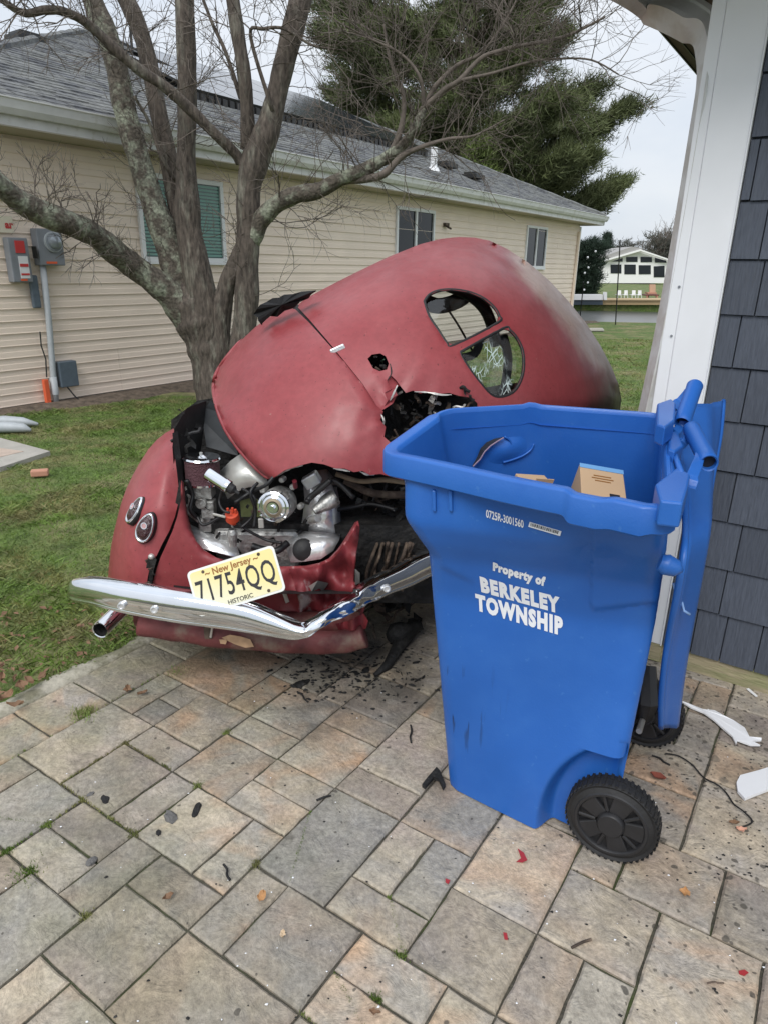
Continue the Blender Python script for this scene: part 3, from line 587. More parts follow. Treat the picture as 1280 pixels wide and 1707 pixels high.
MB().box(HW(-.36, .035, 1.885), (.5, .01, .16), HD, HN).build('sign_plate', mat('cream_sign', (.72, .66, .52), .5), sg)
def text(body, loc, X, Z, size, mm, parent, name, bold=0., sx=1., align='CENTER', shear=0., ext=.0004, spacing=1., upv=None):
    cu = bpy.data.curves.new(name, 'FONT'); cu.body = body; cu.size = size; cu.align_x = align; cu.align_y = 'CENTER'; cu.offset = bold; cu.extrude = ext; cu.resolution_u = 3; cu.shear = shear; cu.space_character = spacing
    tmp = bpy.data.objects.new('tmp', cu); COL.objects.link(tmp); bpy.context.view_layer.update()
    me = bpy.data.meshes.new_from_object(tmp.evaluated_get(bpy.context.evaluated_depsgraph_get())); bpy.data.objects.remove(tmp); bpy.data.curves.remove(cu)
    X = Vector(X).normalized(); Z = Vector(Z); Z = (Z-X*Z.dot(X)).normalized(); Y = X.cross(Z)  # Y out normal
    mtx = Matrix((X, Z, Y)).transposed().to_4x4(); mtx.translation = Vector(loc)-org(parent)
    if upv is not None:
        mtx2 = Matrix((X, Vector(upv).normalized(), Y)).transposed().to_4x4(); mtx2.translation = mtx.translation; mtx = mtx2
    me.transform(mtx @ Matrix.Diagonal((sx, 1, 1, 1))); me.materials.clear(); me.materials.append(mm)
    o = bpy.data.objects.new(name, me); COL.objects.link(o); o.parent = parent; return o
text('ar', HW(-.115, .043, 1.88), HD, (0, 0, 1), .10, M['redlabel'], sg, 'lettering', bold=.004, align='RIGHT')
wn = empty('wall_fixture', HW(8.74, .03, 2.33), 'tiny brown hose bib fixture high on the beige wall right of the middle window', 'fixture')
MB().box(HW(8.74, .04, 2.34), (.16, .06, .07), HD, HN).build('bracket', M['rust'], wn)
MB().tube([HW(8.7, .05, 2.33), HW(8.7, .12, 2.29), HW(8.8, .12, 2.27)], .02, 6).build('spout', M['rust'], wn)
lv = setk(MB().box(HW(-.28, .04, 2.2), (.42, .04, .17), HD, HN).build('wall_vent', M['siding'], bevel=.01), 'cream plastic vent block on the house wall above the sign at left edge', 'vent')

# ground things far left
mb = MB(); p = [PZ(u, v, .02) for u, v in ((-60, 735), (84, 752), (10, 778), (-80, 770))]
pad = empty('paving_pad', PZ(20, 760), 'small grey concrete pad with pink centre in the grass at left edge', 'paving slab')
MB().prism([PZ(u, v, .02) for u, v in ((-80, 708), (84, 752), (0, 779), (-140, 772))], (0, 0, -.06)).build('slab', M['concrete'], pad)
MB().prism([PZ(u, v, .024) for u, v in ((-80, 735), (40, 752), (-2, 762), (-100, 762))], (0, 0, -.02)).build('slab_centre', M['pinkconc'], pad)
mb = MB(); q = random.Random(2)
sp_ = empty('splash_block', PZ(30, 715), 'pale grey scalloped splash block lying on the grass at left edge', 'splash block')
for k, (y0, y1) in enumerate(((702, 709), (712, 722))):
    MB().tube([PZ(-30, y0+2, .03), PZ(10, y0, .045), PZ(40, y0+1, .04), PZ(64-k*12, y0+5, .02)], [.05, .055, .045, .015], 8).build('ridge', M['conduit'], sp_, smooth=True)
br = empty('brick_fragment', PZ(68, 790), 'small orange brick fragment lying in the grass near the concrete pad', 'brick')
MB().box(PZ(67, 788, .02), (.13, .07, .05), (.9, .3, 0), (-.3, .9, 0)).build('chunk', M['terracotta'], br, bevel=.01)

# ------------------------------------------------------------------ right house corner
A0 = Vector((1.26, 2.49, 0)); WT = R(-33.2); WE = Vector((math.cos(WT), math.sin(WT), 0)); WM = Vector((WE.y, -WE.x, 0))
def RW(s, o=0., z=0.): p = A0+WE*s+WM*o; p.z = z; return p
rh = empty('shingled_house', RW(1, -1), 'dark slate blue shingled house corner with white post at right edge', 'house')
MB().box(RW(1.7, -1.52, 1.32), (3.6, 3.0, 2.5), WE, WM).build('wall', M['shingle'], rh)
MB().box(RW(1.72, -.035, .04), (3.7, .07, .082), WE, WM).build('base_board', M['sill'], rh)
zz = [.082, .285, .475, .665, .858, 1.045, 1.235, 1.418, 1.598, 1.783, 1.97, 2.155, 2.34, 2.53]
gaps = {0: [.01, .12, .245, .41], 1: [.085, .29, .43], 2: [.105, .32], 3: [.052, .19, .36], 4: [.11, .30], 5: [.03, .15, .33], 6: [-.03, .14, .3], 7: [.01, .15, .31], 8: [-.01, .16, .33], 9: [-.07, .05, .2], 10: [.02, .17, .31], 11: [-.02, .12], 12: [.05, .2]}
for i in range(13):
    s = -.10; gl = [g for g in gaps.get(i, [])]; x = gl[-1] if gl else s
    while x < 1.9: x += rr.uniform(.1, .19); gl.append(x)
    for g in gl:
        s0, s1 = s+.0022, g-.0022; s = g
        if s1-s0 < .012: continue
        z0, z1 = zz[i]+.002, zz[i+1]-.003; dz = rr.uniform(-.002, .002)
        mb = MB(); mb.add([RW(s0, -.005, z0+dz), RW(s1, -.005, z0+dz), RW(s1, .011+rr.uniform(-.001, .001), z0+dz), RW(s0, .011+rr.uniform(-.001, .001), z0+dz), RW(s0, -.005, z1), RW(s1, -.005, z1), RW(s1, .001, z1), RW(s0, .001, z1)],
               [(0, 1, 2, 3), (3, 2, 6, 7), (1, 5, 6, 2), (0, 3, 7, 4), (4, 7, 6, 5)])
        mb.build('shingle', M['shingle'], rh)
# white corner post
pe = empty('corner_post', RW(-.2, 0), 'white boxed corner post at the end of the slate shingled wall', 'post')
MB().box(RW(-.1715, -.06, 1.32), (.131, .15, 2.47), WE, WM).build('post_board', M['post'], pe, bevel=.004)
MB().box(RW(-.2595, -.0625, 1.32), (.044, .15, 2.47), WE, WM).build('corner_strip', M['post'], pe, bevel=.004)
MB().box(RW(-.1035, -.058, 1.32), (.004, .16, 2.47), WE, WM).build('edge_bead', M['post'], pe)
MB().box(RW(-.2, -.055, .045), (.2, .14, .08), WE, WM).build('post_base', M['sill'], pe)
# soffit + eave of that house
so_e = empty('roof_eave', RW(0, -2, 2.55), 'brown soffit and eave edge overhanging the white corner post at top right', 'roof eave')
MB().prism([RW(-.68, .6, 2.555), RW(3, .6, 2.555), RW(3, -4.5, 2.555), RW(-.68, -4.5, 2.555)], (0, 0, .02)).build('soffit', M['brown'], so_e)
MB().prism([RW(-.70, .62, 2.575), RW(3, .62, 2.575), RW(3, -4.5, 2.575), RW(-.70, -4.5, 2.575)], (0, 0, .16)).build('fascia', M['brown'], so_e)
for k in range(9):
    MB().box(RW(-.67+k*.047, -2, 2.553), (.004, 5, .008), WE, WM).build('soffit_groove', M['panelframe'], so_e)
# downspout: elbow from the eave to the corner, then down the post, sprung loose at the foot
pts = [PZ(930, -78, 2.50), PZ(1000, -44, 2.50), PY(1080, 0, 3.0), PY(1150, 34, 2.84), PY(1175, 60, 2.76), RW(-.272, -.03, 2.17), RW(-.272, -.03, 2.0), RW(-.280, -.03, 1.6), RW(-.292, -.03, 1.3), RW(-.308, -.03, 1.05), RW(-.320, -.02, .8), RW(-.325, -.02, .45), RW(-.33, -.02, .12)]
def ss(x, a, b):
    t = max(0, min(1, (x-a)/(b-a))); return t*t*(3-2*t)
# smooth path
def smooth(pts, k=6):
    res = []
    for i in range(len(pts)-1):
        p0, p1, p2, p3 = pts[max(i-1, 0)], pts[i], pts[i+1], pts[min(i+2, len(pts)-1)]
        for j in range(k):
            t = j/k; res.append(.5*((2*p1)+(p2-p0)*t+(2*p0-5*p1+4*p2-p3)*t*t+(3*p1-p0-3*p2+p3)*t**3))
    res.append(pts[-1]); return res
sm = smooth([Vector(p) for p in pts], 7)
mb = MB(); rows = []
wdir = WE
for i, p in enumerate(sm):
    t = (sm[min(i+1, len(sm)-1)]-sm[max(i-1, 0)]).normalized(); vert = min(1, abs(t.z)*1.1)
    side = t.cross(FW).normalized(); nn = t.cross(side)
    hw = .018+.040*(1-ss(vert, .45, .95)); hd = .04
    ring = []
    for (a, b) in ((-1, -1), (-.6, -1), (-.5, -.86), (0, -.86), (.5, -.86), (.6, -1), (1, -1), (1, 1), (.6, 1), (.5, .86), (0, .86), (-.5, .86), (-.6, 1), (-1, 1)):
        ring.append(p+side*a*hw+nn*b*hd*(.55 if vert < .5 else 1))
    rows.append(ring)
mb.grid(rows, closed=True)
ds = setk(mb.build('downspout', mat('downspout_white', (.60, .61, .60), .45, var=.06, vscale=7, col2=(.5, .49, .46), c2scale=9), angle=40), 'white ribbed downspout bending from the eave and sprung loose beside the corner post', 'downspout')

# ================================================================== RECYCLING BIN
bn = empty('recycling_bin', PZ(900, 1400, 0), 'tall blue wheeled recycling cart with open lid and white township lettering', 'recycling bin')
# six corner columns: top points lie just under the lip, bottoms on the ground; each column = list of (z-fraction, point)
WD = Vector((.42, .907, 0))       # across the cart, away from the camera
def lerp(a, b, t): return a+(b-a)*t
NLc = [PZ(667, 790, 1.05), PZ(667, 868, .93), PZ(690, 900, .875), PZ(711, 928, .82), PZ(713, 985, .70), PZ(742, 1306, .004)]
NRc = [PZ(1116, 876, 1.03), PZ(1111, 930, .93), PZ(1108, 953, .875), PZ(1105, 975, .82), PZ(1093, 1050, .68), None]
nl0, = [NLc[-1]]; along = Vector((.80, -.60, 0)); NRc[-1] = nl0+along*.52
tops = {'FL': PZ(745, 693, 1.13), 'FM': PZ(885, 684, 1.13), 'FR': PZ(1108, 700, 1.13)}
def farcol(top, bot, n=6):
    top = Vector(top); fr = [0, .12, .18, .23, .36, 1]
    return [top.lerp(bot, f) for f in fr]
FLc = farcol(tops['FL'], nl0+WD*.40+along*.06); FMc = farcol(tops['FM'], nl0+WD*.50+along*.28); FRc = farcol(tops['FR'], NRc[-1]+WD*.47)
cols = [NLc, NRc, FRc, FMc, FLc]
def resample(col, n):
    L_ = [0]
    for i in range(1, len(col)): L_.append(L_[-1]+(col[i]-col[i-1]).length)
    res = []; j = 0
    for k in range(n):
        d = L_[-1]*k/(n-1)
        while j < len(L_)-2 and d > L_[j+1]: j += 1
        res.append(col[j].lerp(col[j+1], (d-L_[j])/(L_[j+1]-L_[j])))
    return res
NV = 96
rc = [resample(c, NV) for c in cols]
# round the vertical kinks a little
for c in rc:
    for _ in range(2):
        c[1:-1] = [(c[i-1]+c[i]*2+c[i+1])/4 for i in range(1, NV-1)]
NEAR = 90
def ring(pts, cutr=.045, near=NEAR, far=18):
    res = []; n = len(pts)
    for i in range(n):
        p0, p1 = pts[i], pts[(i+1) % n]; Lq = (p1-p0).length; k = near if i == 0 else far
        a = min(cutr/Lq, .3)
        for j in range(k): res.append(p0.lerp(p1, a+(1-2*a)*j/(k-1)))
        pn = pts[(i+2) % n]; e = min(cutr/(pn-p1).length, .3); q0 = res[-1]; q2 = p1.lerp(pn, e)
        for j in (1, 2, 3, 4): t = j/5; res.append(q0*(1-t)**2+p1*2*t*(1-t)+q2*t*t)
    return res
def ss(x, a, b):
    t = max(0, min(1, (x-a)/(b-a))); return t*t*(3-2*t)
cen = sum([c[0] for c in rc], Vector())/5
nearn = (rc[1][40]-rc[0][40]).cross(rc[0][80]-rc[0][40]).normalized()
if nearn.y > 0: nearn = -nearn
rows = []; inner = []
for k in range(NV):
    R_ = ring([c[k] for c in rc]); row = []
    cz = sum(R_, Vector())/len(R_)
    for j, p in enumerate(R_):
        q = p.copy()
        if j < NEAR+3:
            u, v = PXL(p)
            # wheel-arch recess: everything inside the arch steps inwards
            dx, dy = (u-1040)/150., (v-1400)/158.
            r = (abs(dx)**2.3+abs(dy)**2.3)**(1/2.3) if u < 1040 else abs(dy)*(1-.06*(u-1040)/60)
            ins = 1-ss(r, .80, 1.02)
            if v > 1160: q -= nearn*.075*ins
            # pressed ledge at the right of the side panel
            if u > 985: q += nearn*(.013*ss(u, 850, 1090)*(1-ss(v+(u-1000)*.12, 1010, 1018)))
            # shallow dent under the lip
            d2 = ((u-1010)/45.)**2+((v-925)/22.)**2; q -= nearn*.014*math.exp(-d2)
            q += nearn*.004*math.sin(u*.012+v*.004)
            # flared upper body, ledge on the left
            if u < 800: q += nearn*.006*(1-ss(u, 770, 800))*(1-ss(v-(u-712)*.45, 930, 940))
            q -= nearn*.012*math.exp(-((u-930)/60.)**2)*ss(v, 1200, 1330)*0
        else:
            q += Vector((random.uniform(-1, 1), random.uniform(-1, 1), 0))*.0004
        row.append(q)
    rows.append(row)
    if rows[-1][0].z > .30 or k < 50:
        inner.append([cz+(p-cz)*.982 for p in R_])
mb = MB(); mb.grid(rows, closed=True); body_rows = rows
n_ = len(rows[0]); mb.add(rows[-1], [tuple(range(n_))])
mb.grid(inner[44:][::-1], closed=True); mb.add(inner[-1], [tuple(range(n_))])
mb.build('body', M['blue'], bn, smooth=True)
# rim lip
tp = [PZ(640, 752, 1.10), PZ(1118, 848, 1.10), PZ(1108, 690, 1.17), PZ(885, 674, 1.17), PZ(738, 682, 1.17)]
# near lip has a step (pressed) between u 940 and 1010
R_ = ring(tp, .05); cz = sum(R_, Vector())/len(R_); rws = []
prof = [(-.018, -.060), (.014, -.062), (.019, -.058), (.0195, -.006), (.0165, -.001), (.010, .001), (-.012, .000), (-.018, -.003), (-.022, -.012)]
for a, b in prof:
    rw = []
    for j, p in enumerate(R_):
        t = R_[(j+1) % len(R_)]-R_[j-1]; o = Vector((t.y, -t.x, 0)).normalized()
        if o.dot(p-cz) < 0: o = -o
        u, v = PXL(p); dz = 0; do = 0
        if j < NEAR:
            dz = -.007*ss(u, 940, 965)*(1-ss(u, 1000, 1030)) + .0015*math.sin(u*.02); do = .008*ss(u, 945, 960)
            bb = b*(1+.12*ss(u, 945, 960)) if b < -.05 else b
        else: bb = b; dz = .008*math.exp(-((u-885)/9.)**2)
        nar = .34 if NEAR+4 <= j < NEAR+4+22*3 else 1.
        rw.append(p+o*(a*nar+do)+Vector((0, 0, bb+dz)))
    rws.append(rw)
mb = MB(); mb.grid(rws, closed=True); mb.build('rim', M['blue'], bn, angle=42)
iw = [list(rws[-1])]
for k in range(6, 45):
    rr_ = []
    for j in range(len(rws[-1])):
        w = ss(j, NEAR+2, NEAR+12)*(1-ss(j, len(rws[-1])-10, len(rws[-1])-1)); f = (k-5)/39.
        rr_.append(inner[k][j].lerp(rws[-1][j].lerp(inner[44][j], f), w))
    iw.append(rr_)
mb = MB(); mb.grid(iw, closed=True); mb.build('inner_wall', M['blue'], bn, smooth=True)
FP_ = [p for rw in iw[3:] for p in rw[NEAR+20:NEAR+90] if 770 < PXL(p)[0] < 885 and 705 < PXL(p)[1] < 800]
# plane of the near side, for print and ribs
def side_pt(u, v, off=.0015):   # first hit of the view ray with the near side of the body
    d = ray(u, v).normalized(); o = Vector((0, 0, CAMH)); best = None
    for k in range(NV-1):
        a, b = body_rows[k][0], body_rows[k][NEAR-1]
        ua, va = PXL(a); ub, vb = PXL(b); c_, d_ = body_rows[k+1][0], body_rows[k+1][NEAR-1]
        uc, vc = PXL(c_); ud, vd = PXL(d_)
        t = (u-ua)/(ub-ua); v0 = va+(vb-va)*t; v1 = vc+(vd-vc)*(u-uc)/(ud-uc)
        if v0 <= v <= v1:
            f = (v-v0)/(v1-v0); i = int(max(0, min(NEAR-2, t*(NEAR-1))))
            # find nearest column by projecting
            cand = min(range(NEAR-1), key=lambda q: abs(PXL(body_rows[k][q])[0]-u)); return body_rows[k][cand].lerp(body_rows[k+1][cand], f)+nearn*off
    return None
def onside_text(body, u0, v0, u1, v1, size, bold, sx, name, spacing=1.):
    a, b = side_pt(u0, v0), side_pt(u1, v1); X = (b-a); c = (a+b)/2+nearn*.004
    X -= nearn*X.dot(nearn); Z = -nearn.cross(X)
    if Z.z < 0: Z = -Z
    um = (u0+u1)/2; o = text(body, c, X, Z, size, M['print'], bn, name, bold=bold, sx=sx, spacing=spacing, ext=.0003, upv=(side_pt(um, 940)-side_pt(um+6, 1040)))
    # lay each vertex on the panel
    o0 = org(bn); me = o.data; w = max(v.co.dot(X.normalized()) for v in me.vertices)-min(v.co.dot(X.normalized()) for v in me.vertices); sc = X.length/w; xn = X.normalized(); cc = c-o0
    for v in me.vertices:
        dlt = (v.co-cc).dot(xn); v.co += xn*dlt*(sc-1)
        p = v.co+o0; u, vv = PXL(p); s = side_pt(u, vv, .0016)
        if s is not None: 
            v.co += nearn*((s-p).dot(nearn)+.0005)
    return o
onside_text('Property of', 819, 944, 907, 971, .040, .0028, 1., 'lettering', 1.16)
onside_text('BERKELEY', 798, 973, 932, 1009, .067, .0044, .55, 'lettering', 1.2)
onside_text('TOWNSHIP', 789, 1002, 940, 1045, .067, .0044, .55, 'lettering', 1.2)
onside_text('0725R-3001560', 810, 857, 874, 875, .030, .0006, .6, 'serial_number')
a, b = side_pt(882, 874), side_pt(935, 890); X = (b-a).normalized(); Zv = Vector((0, 0, 1)); Zv = (Zv-X*Zv.dot(X)).normalized()
MB().box((a+b)/2+nearn*.0012, ((b-a).length, .0012, .013), X, nearn, Zv).build('barcode_label', M['print'], bn)
mb = MB(); q = random.Random(4); x = .004
while x < (b-a).length-.006:
    w = q.choice((.0008, .0014, .002)); mb.box(a+X*x+nearn*.0022+Zv*.001, (w, .0006, .008), X, nearn, Zv); x += w+q.choice((.001, .0016))
mb.build('barcode_lines', M['ink'], bn, kind='stuff')
# stiffening ribs under the lip
for u in (722, 750):
    p0, p1 = side_pt(u, 815, .004), side_pt(u+1, 850, .004)
    if p0 and p1:
        MB().box((p0+p1)/2, (.010, .012, (p1-p0).length), X, nearn, (p0-p1).normalized()).build('stiffening_rib', M['blue'], bn, bevel=.003)
# foot pad scuffed black corner on the ground by the front edge
# hinge blocks and handle
def blk(pts_px, z, h, name):
    pts = [PZ(u, v, z) for u, v in pts_px]; o = MB().prism(pts, (0, 0, -h)).build(name, M['blue'], bn, bevel=.005); return o
h1 = blk([(1092, 806), (1128, 778), (1150, 790), (1146, 812), (1138, 838), (1100, 834)], 1.125, .055, 'hinge_block')
h2 = blk([(1095, 672), (1118, 664), (1126, 672), (1124, 700), (1108, 712), (1094, 706)], 1.20, .05, 'hinge_block')
hm = blk([(1113, 722), (1128, 716), (1138, 742), (1124, 752), (1113, 748)], 1.15, .07, 'hinge_block')
# wall of the back side between the blocks, higher than the rim
MB().tube([PZ(1116, 800, 1.10), PZ(1114, 750, 1.12), PZ(1112, 705, 1.15)], .014, 8).build('hinge_rail', M['blue'], bn, smooth=True)
MB().tube([PZ(1121, 748, 1.14), PZ(1135, 790, 1.12)], .007, 6).build('hinge_pin', M['blue'], bn, smooth=True)
# handle: two tube halves meeting at a bent middle
ha, hb, hc = PZ(1181, 772, 1.13), PZ(1148, 708, 1.165), PZ(1158, 642, 1.25)
def pipe(p, q, r, name):
    p, q = Vector(p), Vector(q); ax = (q-p); Lq = ax.length
    o = MB().lathe(p, ax, [(.02, r*.78), (0, r*.8), (-.002, r*.95), (.004, r*1.06), (.02, r*1.04), (Lq-.02, r*1.02), (Lq-.004, r*1.06), (Lq+.001, r*.95), (Lq, r*.8), (Lq-.02, r*.78)], 24).build(name, M['blue'], bn, angle=50)
    MB().lathe(p, ax, [(.015, 0), (.015, r*.79)], 20).build('bore', M['hole'], o); MB().lathe(q, ax, [(-.015, 0), (-.015, r*.79)], 20).build('bore', M['hole'], o); return o
pipe(ha, hb+(ha-hb)*.12, .0215, 'handle_tube'); pipe(hb+Vector((-.012, .02, .0)), hc, .0215, 'handle_tube')
def arm(pts, r, name='handle_arm'):
    mb = MB(); P = smooth([Vector(p) for p in pts], 3); rws_ = []
    for i, p in enumerate(P):
        t = (P[min(i+1, len(P)-1)]-P[max(i-1, 0)]).normalized(); wv = Vector((.47, .883, 0)); wv = (wv-t*wv.dot(t)).normalized(); hv = t.cross(wv); q_ = r[min(i//3, len(r)-1)]
        rws_.append([p+wv*a*.55*q_+hv*b*q_ for a, b in ((-1, -.8), (1, -.8), (1, .8), (-1, .8))])
    mb.grid(rws_, closed=True); mb.add(rws_[0], [(0, 1, 2, 3)]); mb.add(rws_[-1], [(0, 1, 2, 3)]); return mb.build(name, M['blue'], bn, bevel=.002)
arm([PZ(1146, 812, 1.09), PZ(1152, 796, 1.11), PZ(1163, 770, 1.13), PZ(1168, 752, 1.14)], [.022, .016, .014, .016])
arm([PZ(1128, 740, 1.12), PZ(1140, 738, 1.13), PZ(1148, 722, 1.15)], [.018, .013, .016])
arm([PZ(1122, 722, 1.14), PZ(1132, 712, 1.15), PZ(1140, 700, 1.17)], [.014, .012, .014])
arm([PZ(1120, 680, 1.17), PZ(1132, 668, 1.19), PZ(1146, 652, 1.22)], [.018, .013, .014])
# curved gusset running down from the handle end
# lid hanging behind the cart
def gridpx(colsd, nsub):
    return colsd
ln = [(1124, 676, 1.16), (1128, 740, 1.08), (1136, 800, 1.02), (1139, 870, .96), (1136, 925, .93), (1124, 1000, .80), (1112, 1060, .66), (1104, 1110, .55), (1099, 1165, .42), (1099, 1212, .29)]
lf = [(1203, 668, 1.14), (1198, 720, 1.06), (1190, 765, .99), (1183, 805, .93), (1176, 850, .90), (1163, 925, .78), (1150, 1010, .64), (1138, 1085, .50), (1128, 1150, .35), (1119, 1196, .24)]
def plane_pt(u, v, P0, n): d = ray(u, v); O = Vector((0, 0, CAMH)); return O+d*((P0-O).dot(n)/d.dot(n))
NLn = [PZ(*t) for t in ln]; 
LF = [PZ(*t) for t in lf]
NLs, LFs = smooth(NLn, 4), smooth(LF, 4); ld_out = along.copy()
rws = []
for a, b in zip(NLs, LFs):
    r_ = []
    for j in range(9):
        t = j/8; p = a.lerp(b, t)+ld_out*(.020*math.sin(math.pi*t)+ (.012 if .3 < t < .55 else 0)); r_.append(p)
    rws.append(r_)
mb = MB(); mb.grid(rws); lid = mb.build('lid', M['blue'], bn, smooth=True)
sld = lid.modifiers.new('s', 'SOLIDIFY'); sld.thickness = .012; sld.offset = 0
# rolled edge and snapped seam on the lid
MB().tube([p+ld_out*.004 for p in NLs], .0085, 8).build('lid_edge', M['blue'], lid, smooth=True)
MB().tube([p+ld_out*.004 for p in LFs], .0085, 8).build('lid_edge', M['blue'], lid, smooth=True)
MB().tube([PZ(1122, 972, .83), PZ(1126, 990, .80), PZ(1136, 1005, .77), PZ(1139, 1018, .75), PZ(1149, 1024, .74)], .0035, 6).build('lid_crack', mat('stressed_plastic', (.25, .42, .75), .5), lid, smooth=True)
kb = MB().lathe(PZ(1112, 942, .93), (.9, -.3, -.25), [(-.02, 0), (-.018, .018), (-.003, .025), (.0, .024), (.02, .02), (.035, .004), (.035, 0)], 18).build('lid_latch', M['blue'], bn, angle=50)
# slash in the far wall with the bulge beside it
FA = np.array([[p.x, p.z, 1] for p in FP_]); FC = np.linalg.lstsq(FA, np.array([p.y for p in FP_]), rcond=None)[0]; FNn = Vector((FC[0], -1, FC[1])).normalized(); FP0 = Vector((.5, float(.5*FC[0]+.9*FC[1]+FC[2]), .9))
def on_far(u, v, off): return plane_pt(u, v, FP0+FNn*(off+.004), FNn), FNn
ctr = [(787, 777), (797, 763), (803, 750), (813, 740), (826, 733), (838, 729)]; wds = [1, 4, 5.5, 5.5, 4, 1]
L1 = [on_far(u-wd*.5, v-wd*.5, .003)[0] for (u, v), wd in zip(ctr, wds)]; L2 = [on_far(u+wd*.7, v+wd*.6, .012)[0] for (u, v), wd in zip(ctr, wds)]
MB().grid([L1, L2]).build('slash', M['hole'], bn)
MB().tube([p for p in L2], .0022, 6).build('slash_lip', mat('torn_edge', (.30, .22, .30), .6), bn)
bul = []
for i in range(9):
    rw = []
    for j in range(13):
        u = 800+ j*7.5; v = 726+i*7+ (j-4)*(-1.2); 
        s = math.sin(math.pi*i/8)**1.6*math.sin(math.pi*j/12)**1.4
        # bulge ridge follows the slash
        sl2 = max(0, 1-abs((u-845)/45.))*ss(v, 722, 740)*(1-ss(v, 765, 782))
        rw.append(on_far(u, v, -.007+.019*s*(.45+.55*sl2))[0])
    bul.append(rw)
MB().grid(bul).build('bulge', M['blue'], bn, smooth=True)
MB().tube(smooth([on_far(u, v, .002)[0] for u, v in ((889, 740), (884, 750), (872, 759), (855, 766), (838, 771))], 4), .0032, 6).build('bulge_fold', M['blue'], bn, smooth=True)
MB().tube(smooth([on_far(u, v, .003)[0] for u, v in ((840, 728), (848, 733), (851, 742), (846, 752))], 4), .0035, 6).build('bulge_fold', M['blue'], bn, smooth=True)
# wheels
def wheel(c, ax, rad, name='wheel', full=True):
    ax = ax.normalized(); up = Vector((0, 0, 1)); up = (up-ax*ax.z).normalized(); sd = ax.cross(up)
    pr = [(-.002, rad*.80), (.004, rad*.90), (.000, rad*.965), (.008, rad), (.045, rad), (.053, rad*.965), (.05, rad*.8), (-.002, rad*.80)]
    mb = MB(); mb.lathe(c, ax, pr, 48)
    ty = mb.build('wheel', M['rubber'], bn, angle=35)
    mb = MB()
    for k in range(44):
        a = 2*math.pi*k/44; rd = up*math.cos(a)+sd*math.sin(a); tg = ax.cross(rd)
        for sgn, o in ((1, .012), (-1, .040)):
            mb.box(c+ax*(o)+rd*(rad+.0005), (.009, .022, .003), (tg+ax*.35*sgn).normalized(), ax, rd)
    mb.build('tyre_tread', M['rubber'], ty, kind='stuff')
    mb = MB(); mb.lathe(c, ax, [(.012, 0), (.012, rad*.76)], 40); mb.build('wheel_disc', M['blackpl'], ty, angle=30)
    mb = MB(); mb.lathe(c, ax, [(.02, rad*.70), (-.001, rad*.70), (-.006, rad*.73), (-.006, rad*.78), (.0, rad*.81)], 48); mb.build('rim', M['blackpl'], ty, angle=40)
    mb = MB(); mb.lathe(c, ax, [(.02, rad*.30), (-.006, rad*.30), (-.012, rad*.26), (-.013, 0)], 30); mb.build('hub', M['blackpl'], ty, angle=40)
    for k in range(5):
        a = 2*math.pi*k/5+.3; rd = up*math.cos(a)+sd*math.sin(a); tg = ax.cross(rd)
        for w_, x_ in ((.5, 0),):
            pts = [c+rd*rad*.27-tg*rad*.17, c+rd*rad*.27+tg*rad*.17, c+rd*rad*.73+tg*rad*.24, c+rd*rad*.73-tg*rad*.24]
            MB().prism([p-ax*.001 for p in pts], ax*.016).build('spoke', M['blackpl'], ty, bevel=.004)
            a2 = a+math.pi/5; r2 = up*math.cos(a2)+sd*math.sin(a2)
            MB().tube([c+r2*rad*.34+ax*.002, c+r2*rad*.70+ax*.002], .005, 6).build('spoke_rib', M['blackpl'], ty)
    return ty
wax = Vector((.47, .883, 0)); c1 = PZ(1017, 1374, .126)
wheel(c1, wax, .124)
c2 = c1+wax.normalized()*.56; wheel(c2, wax, .124)
MB().tube([c2-wax*.10, c2], .010, 8).build('axle', M['bright'], bn)
MB().lathe(PZ(1092, 1163, .20), (-.3, -.9, .1), [(0, .0), (.006, .013), (.0, .016), (-.01, .016)], 12).build('axle_cap', M['bright'], bn)
# black wheel strut at the back
MB().tube([PZ(1078, 1110, .30), PZ(1078, 1170, .20), c2], [.03, .04, .03], 8).build('axle_bracket', M['blackpl'], bn)
# cartons in the bin
def carton(name, label, top, Xd, Yd, sz, tilt=(0, 0, 0)):
    rot = Matrix.Rotation(tilt[0], 3, 'X') @ Matrix.Rotation(tilt[1], 3, 'Y') @ Matrix.Rotation(tilt[2], 3, 'Z')
    X, Y, Z = rot @ Vector((1, 0, 0)), rot @ Vector((0, 1, 0)), rot @ Vector((0, 0, 1))
    e = empty(name, top-Z*sz[2], label, 'cardboard box'); MB().box(top-Z*sz[2]/2, sz, X, Y, Z).build('box', M['card'], e, bevel=.002); return e, X, Y, Z
ct = PZ(1004, 806, .99)
e, X, Y, Z = carton('cardboard_box', 'brown cardboard box with blue tape inside the blue bin', ct, 0, 0, (.125, .15, .14), (R(24), R(4), R(-9)))
MB().box(ct+Z*.001+Y*.066, (.126, .018, .0015), X, Y, Z).build('blue_tape', M['bluetape'], e)
MB().box(ct-Y*.055+Z*.001+X*.03, (.028, .028, .0015), X, Y, Z).build('printed_mark', M['ink'], e)
mb = MB()
for i, w in enumerate((.05, .062, .044)): mb.box(ct+Y*(.030-i*.011)+Z*.0012, (w, .0035, .0008), X, Y, Z)
mb.build('printed_lines', M['brownink'], e, kind='stuff')
e2, X, Y, Z = carton('cardboard_flap_box', 'small open brown carton at the bottom left of the bin opening', PZ(897, 806, .985), 0, 0, (.10, .10, .12), (R(12), R(14), R(20)))
MB().box(PZ(905, 806, .99), (.06, .003, .03), X, Y, Z).build('flap', M['card'], e2)

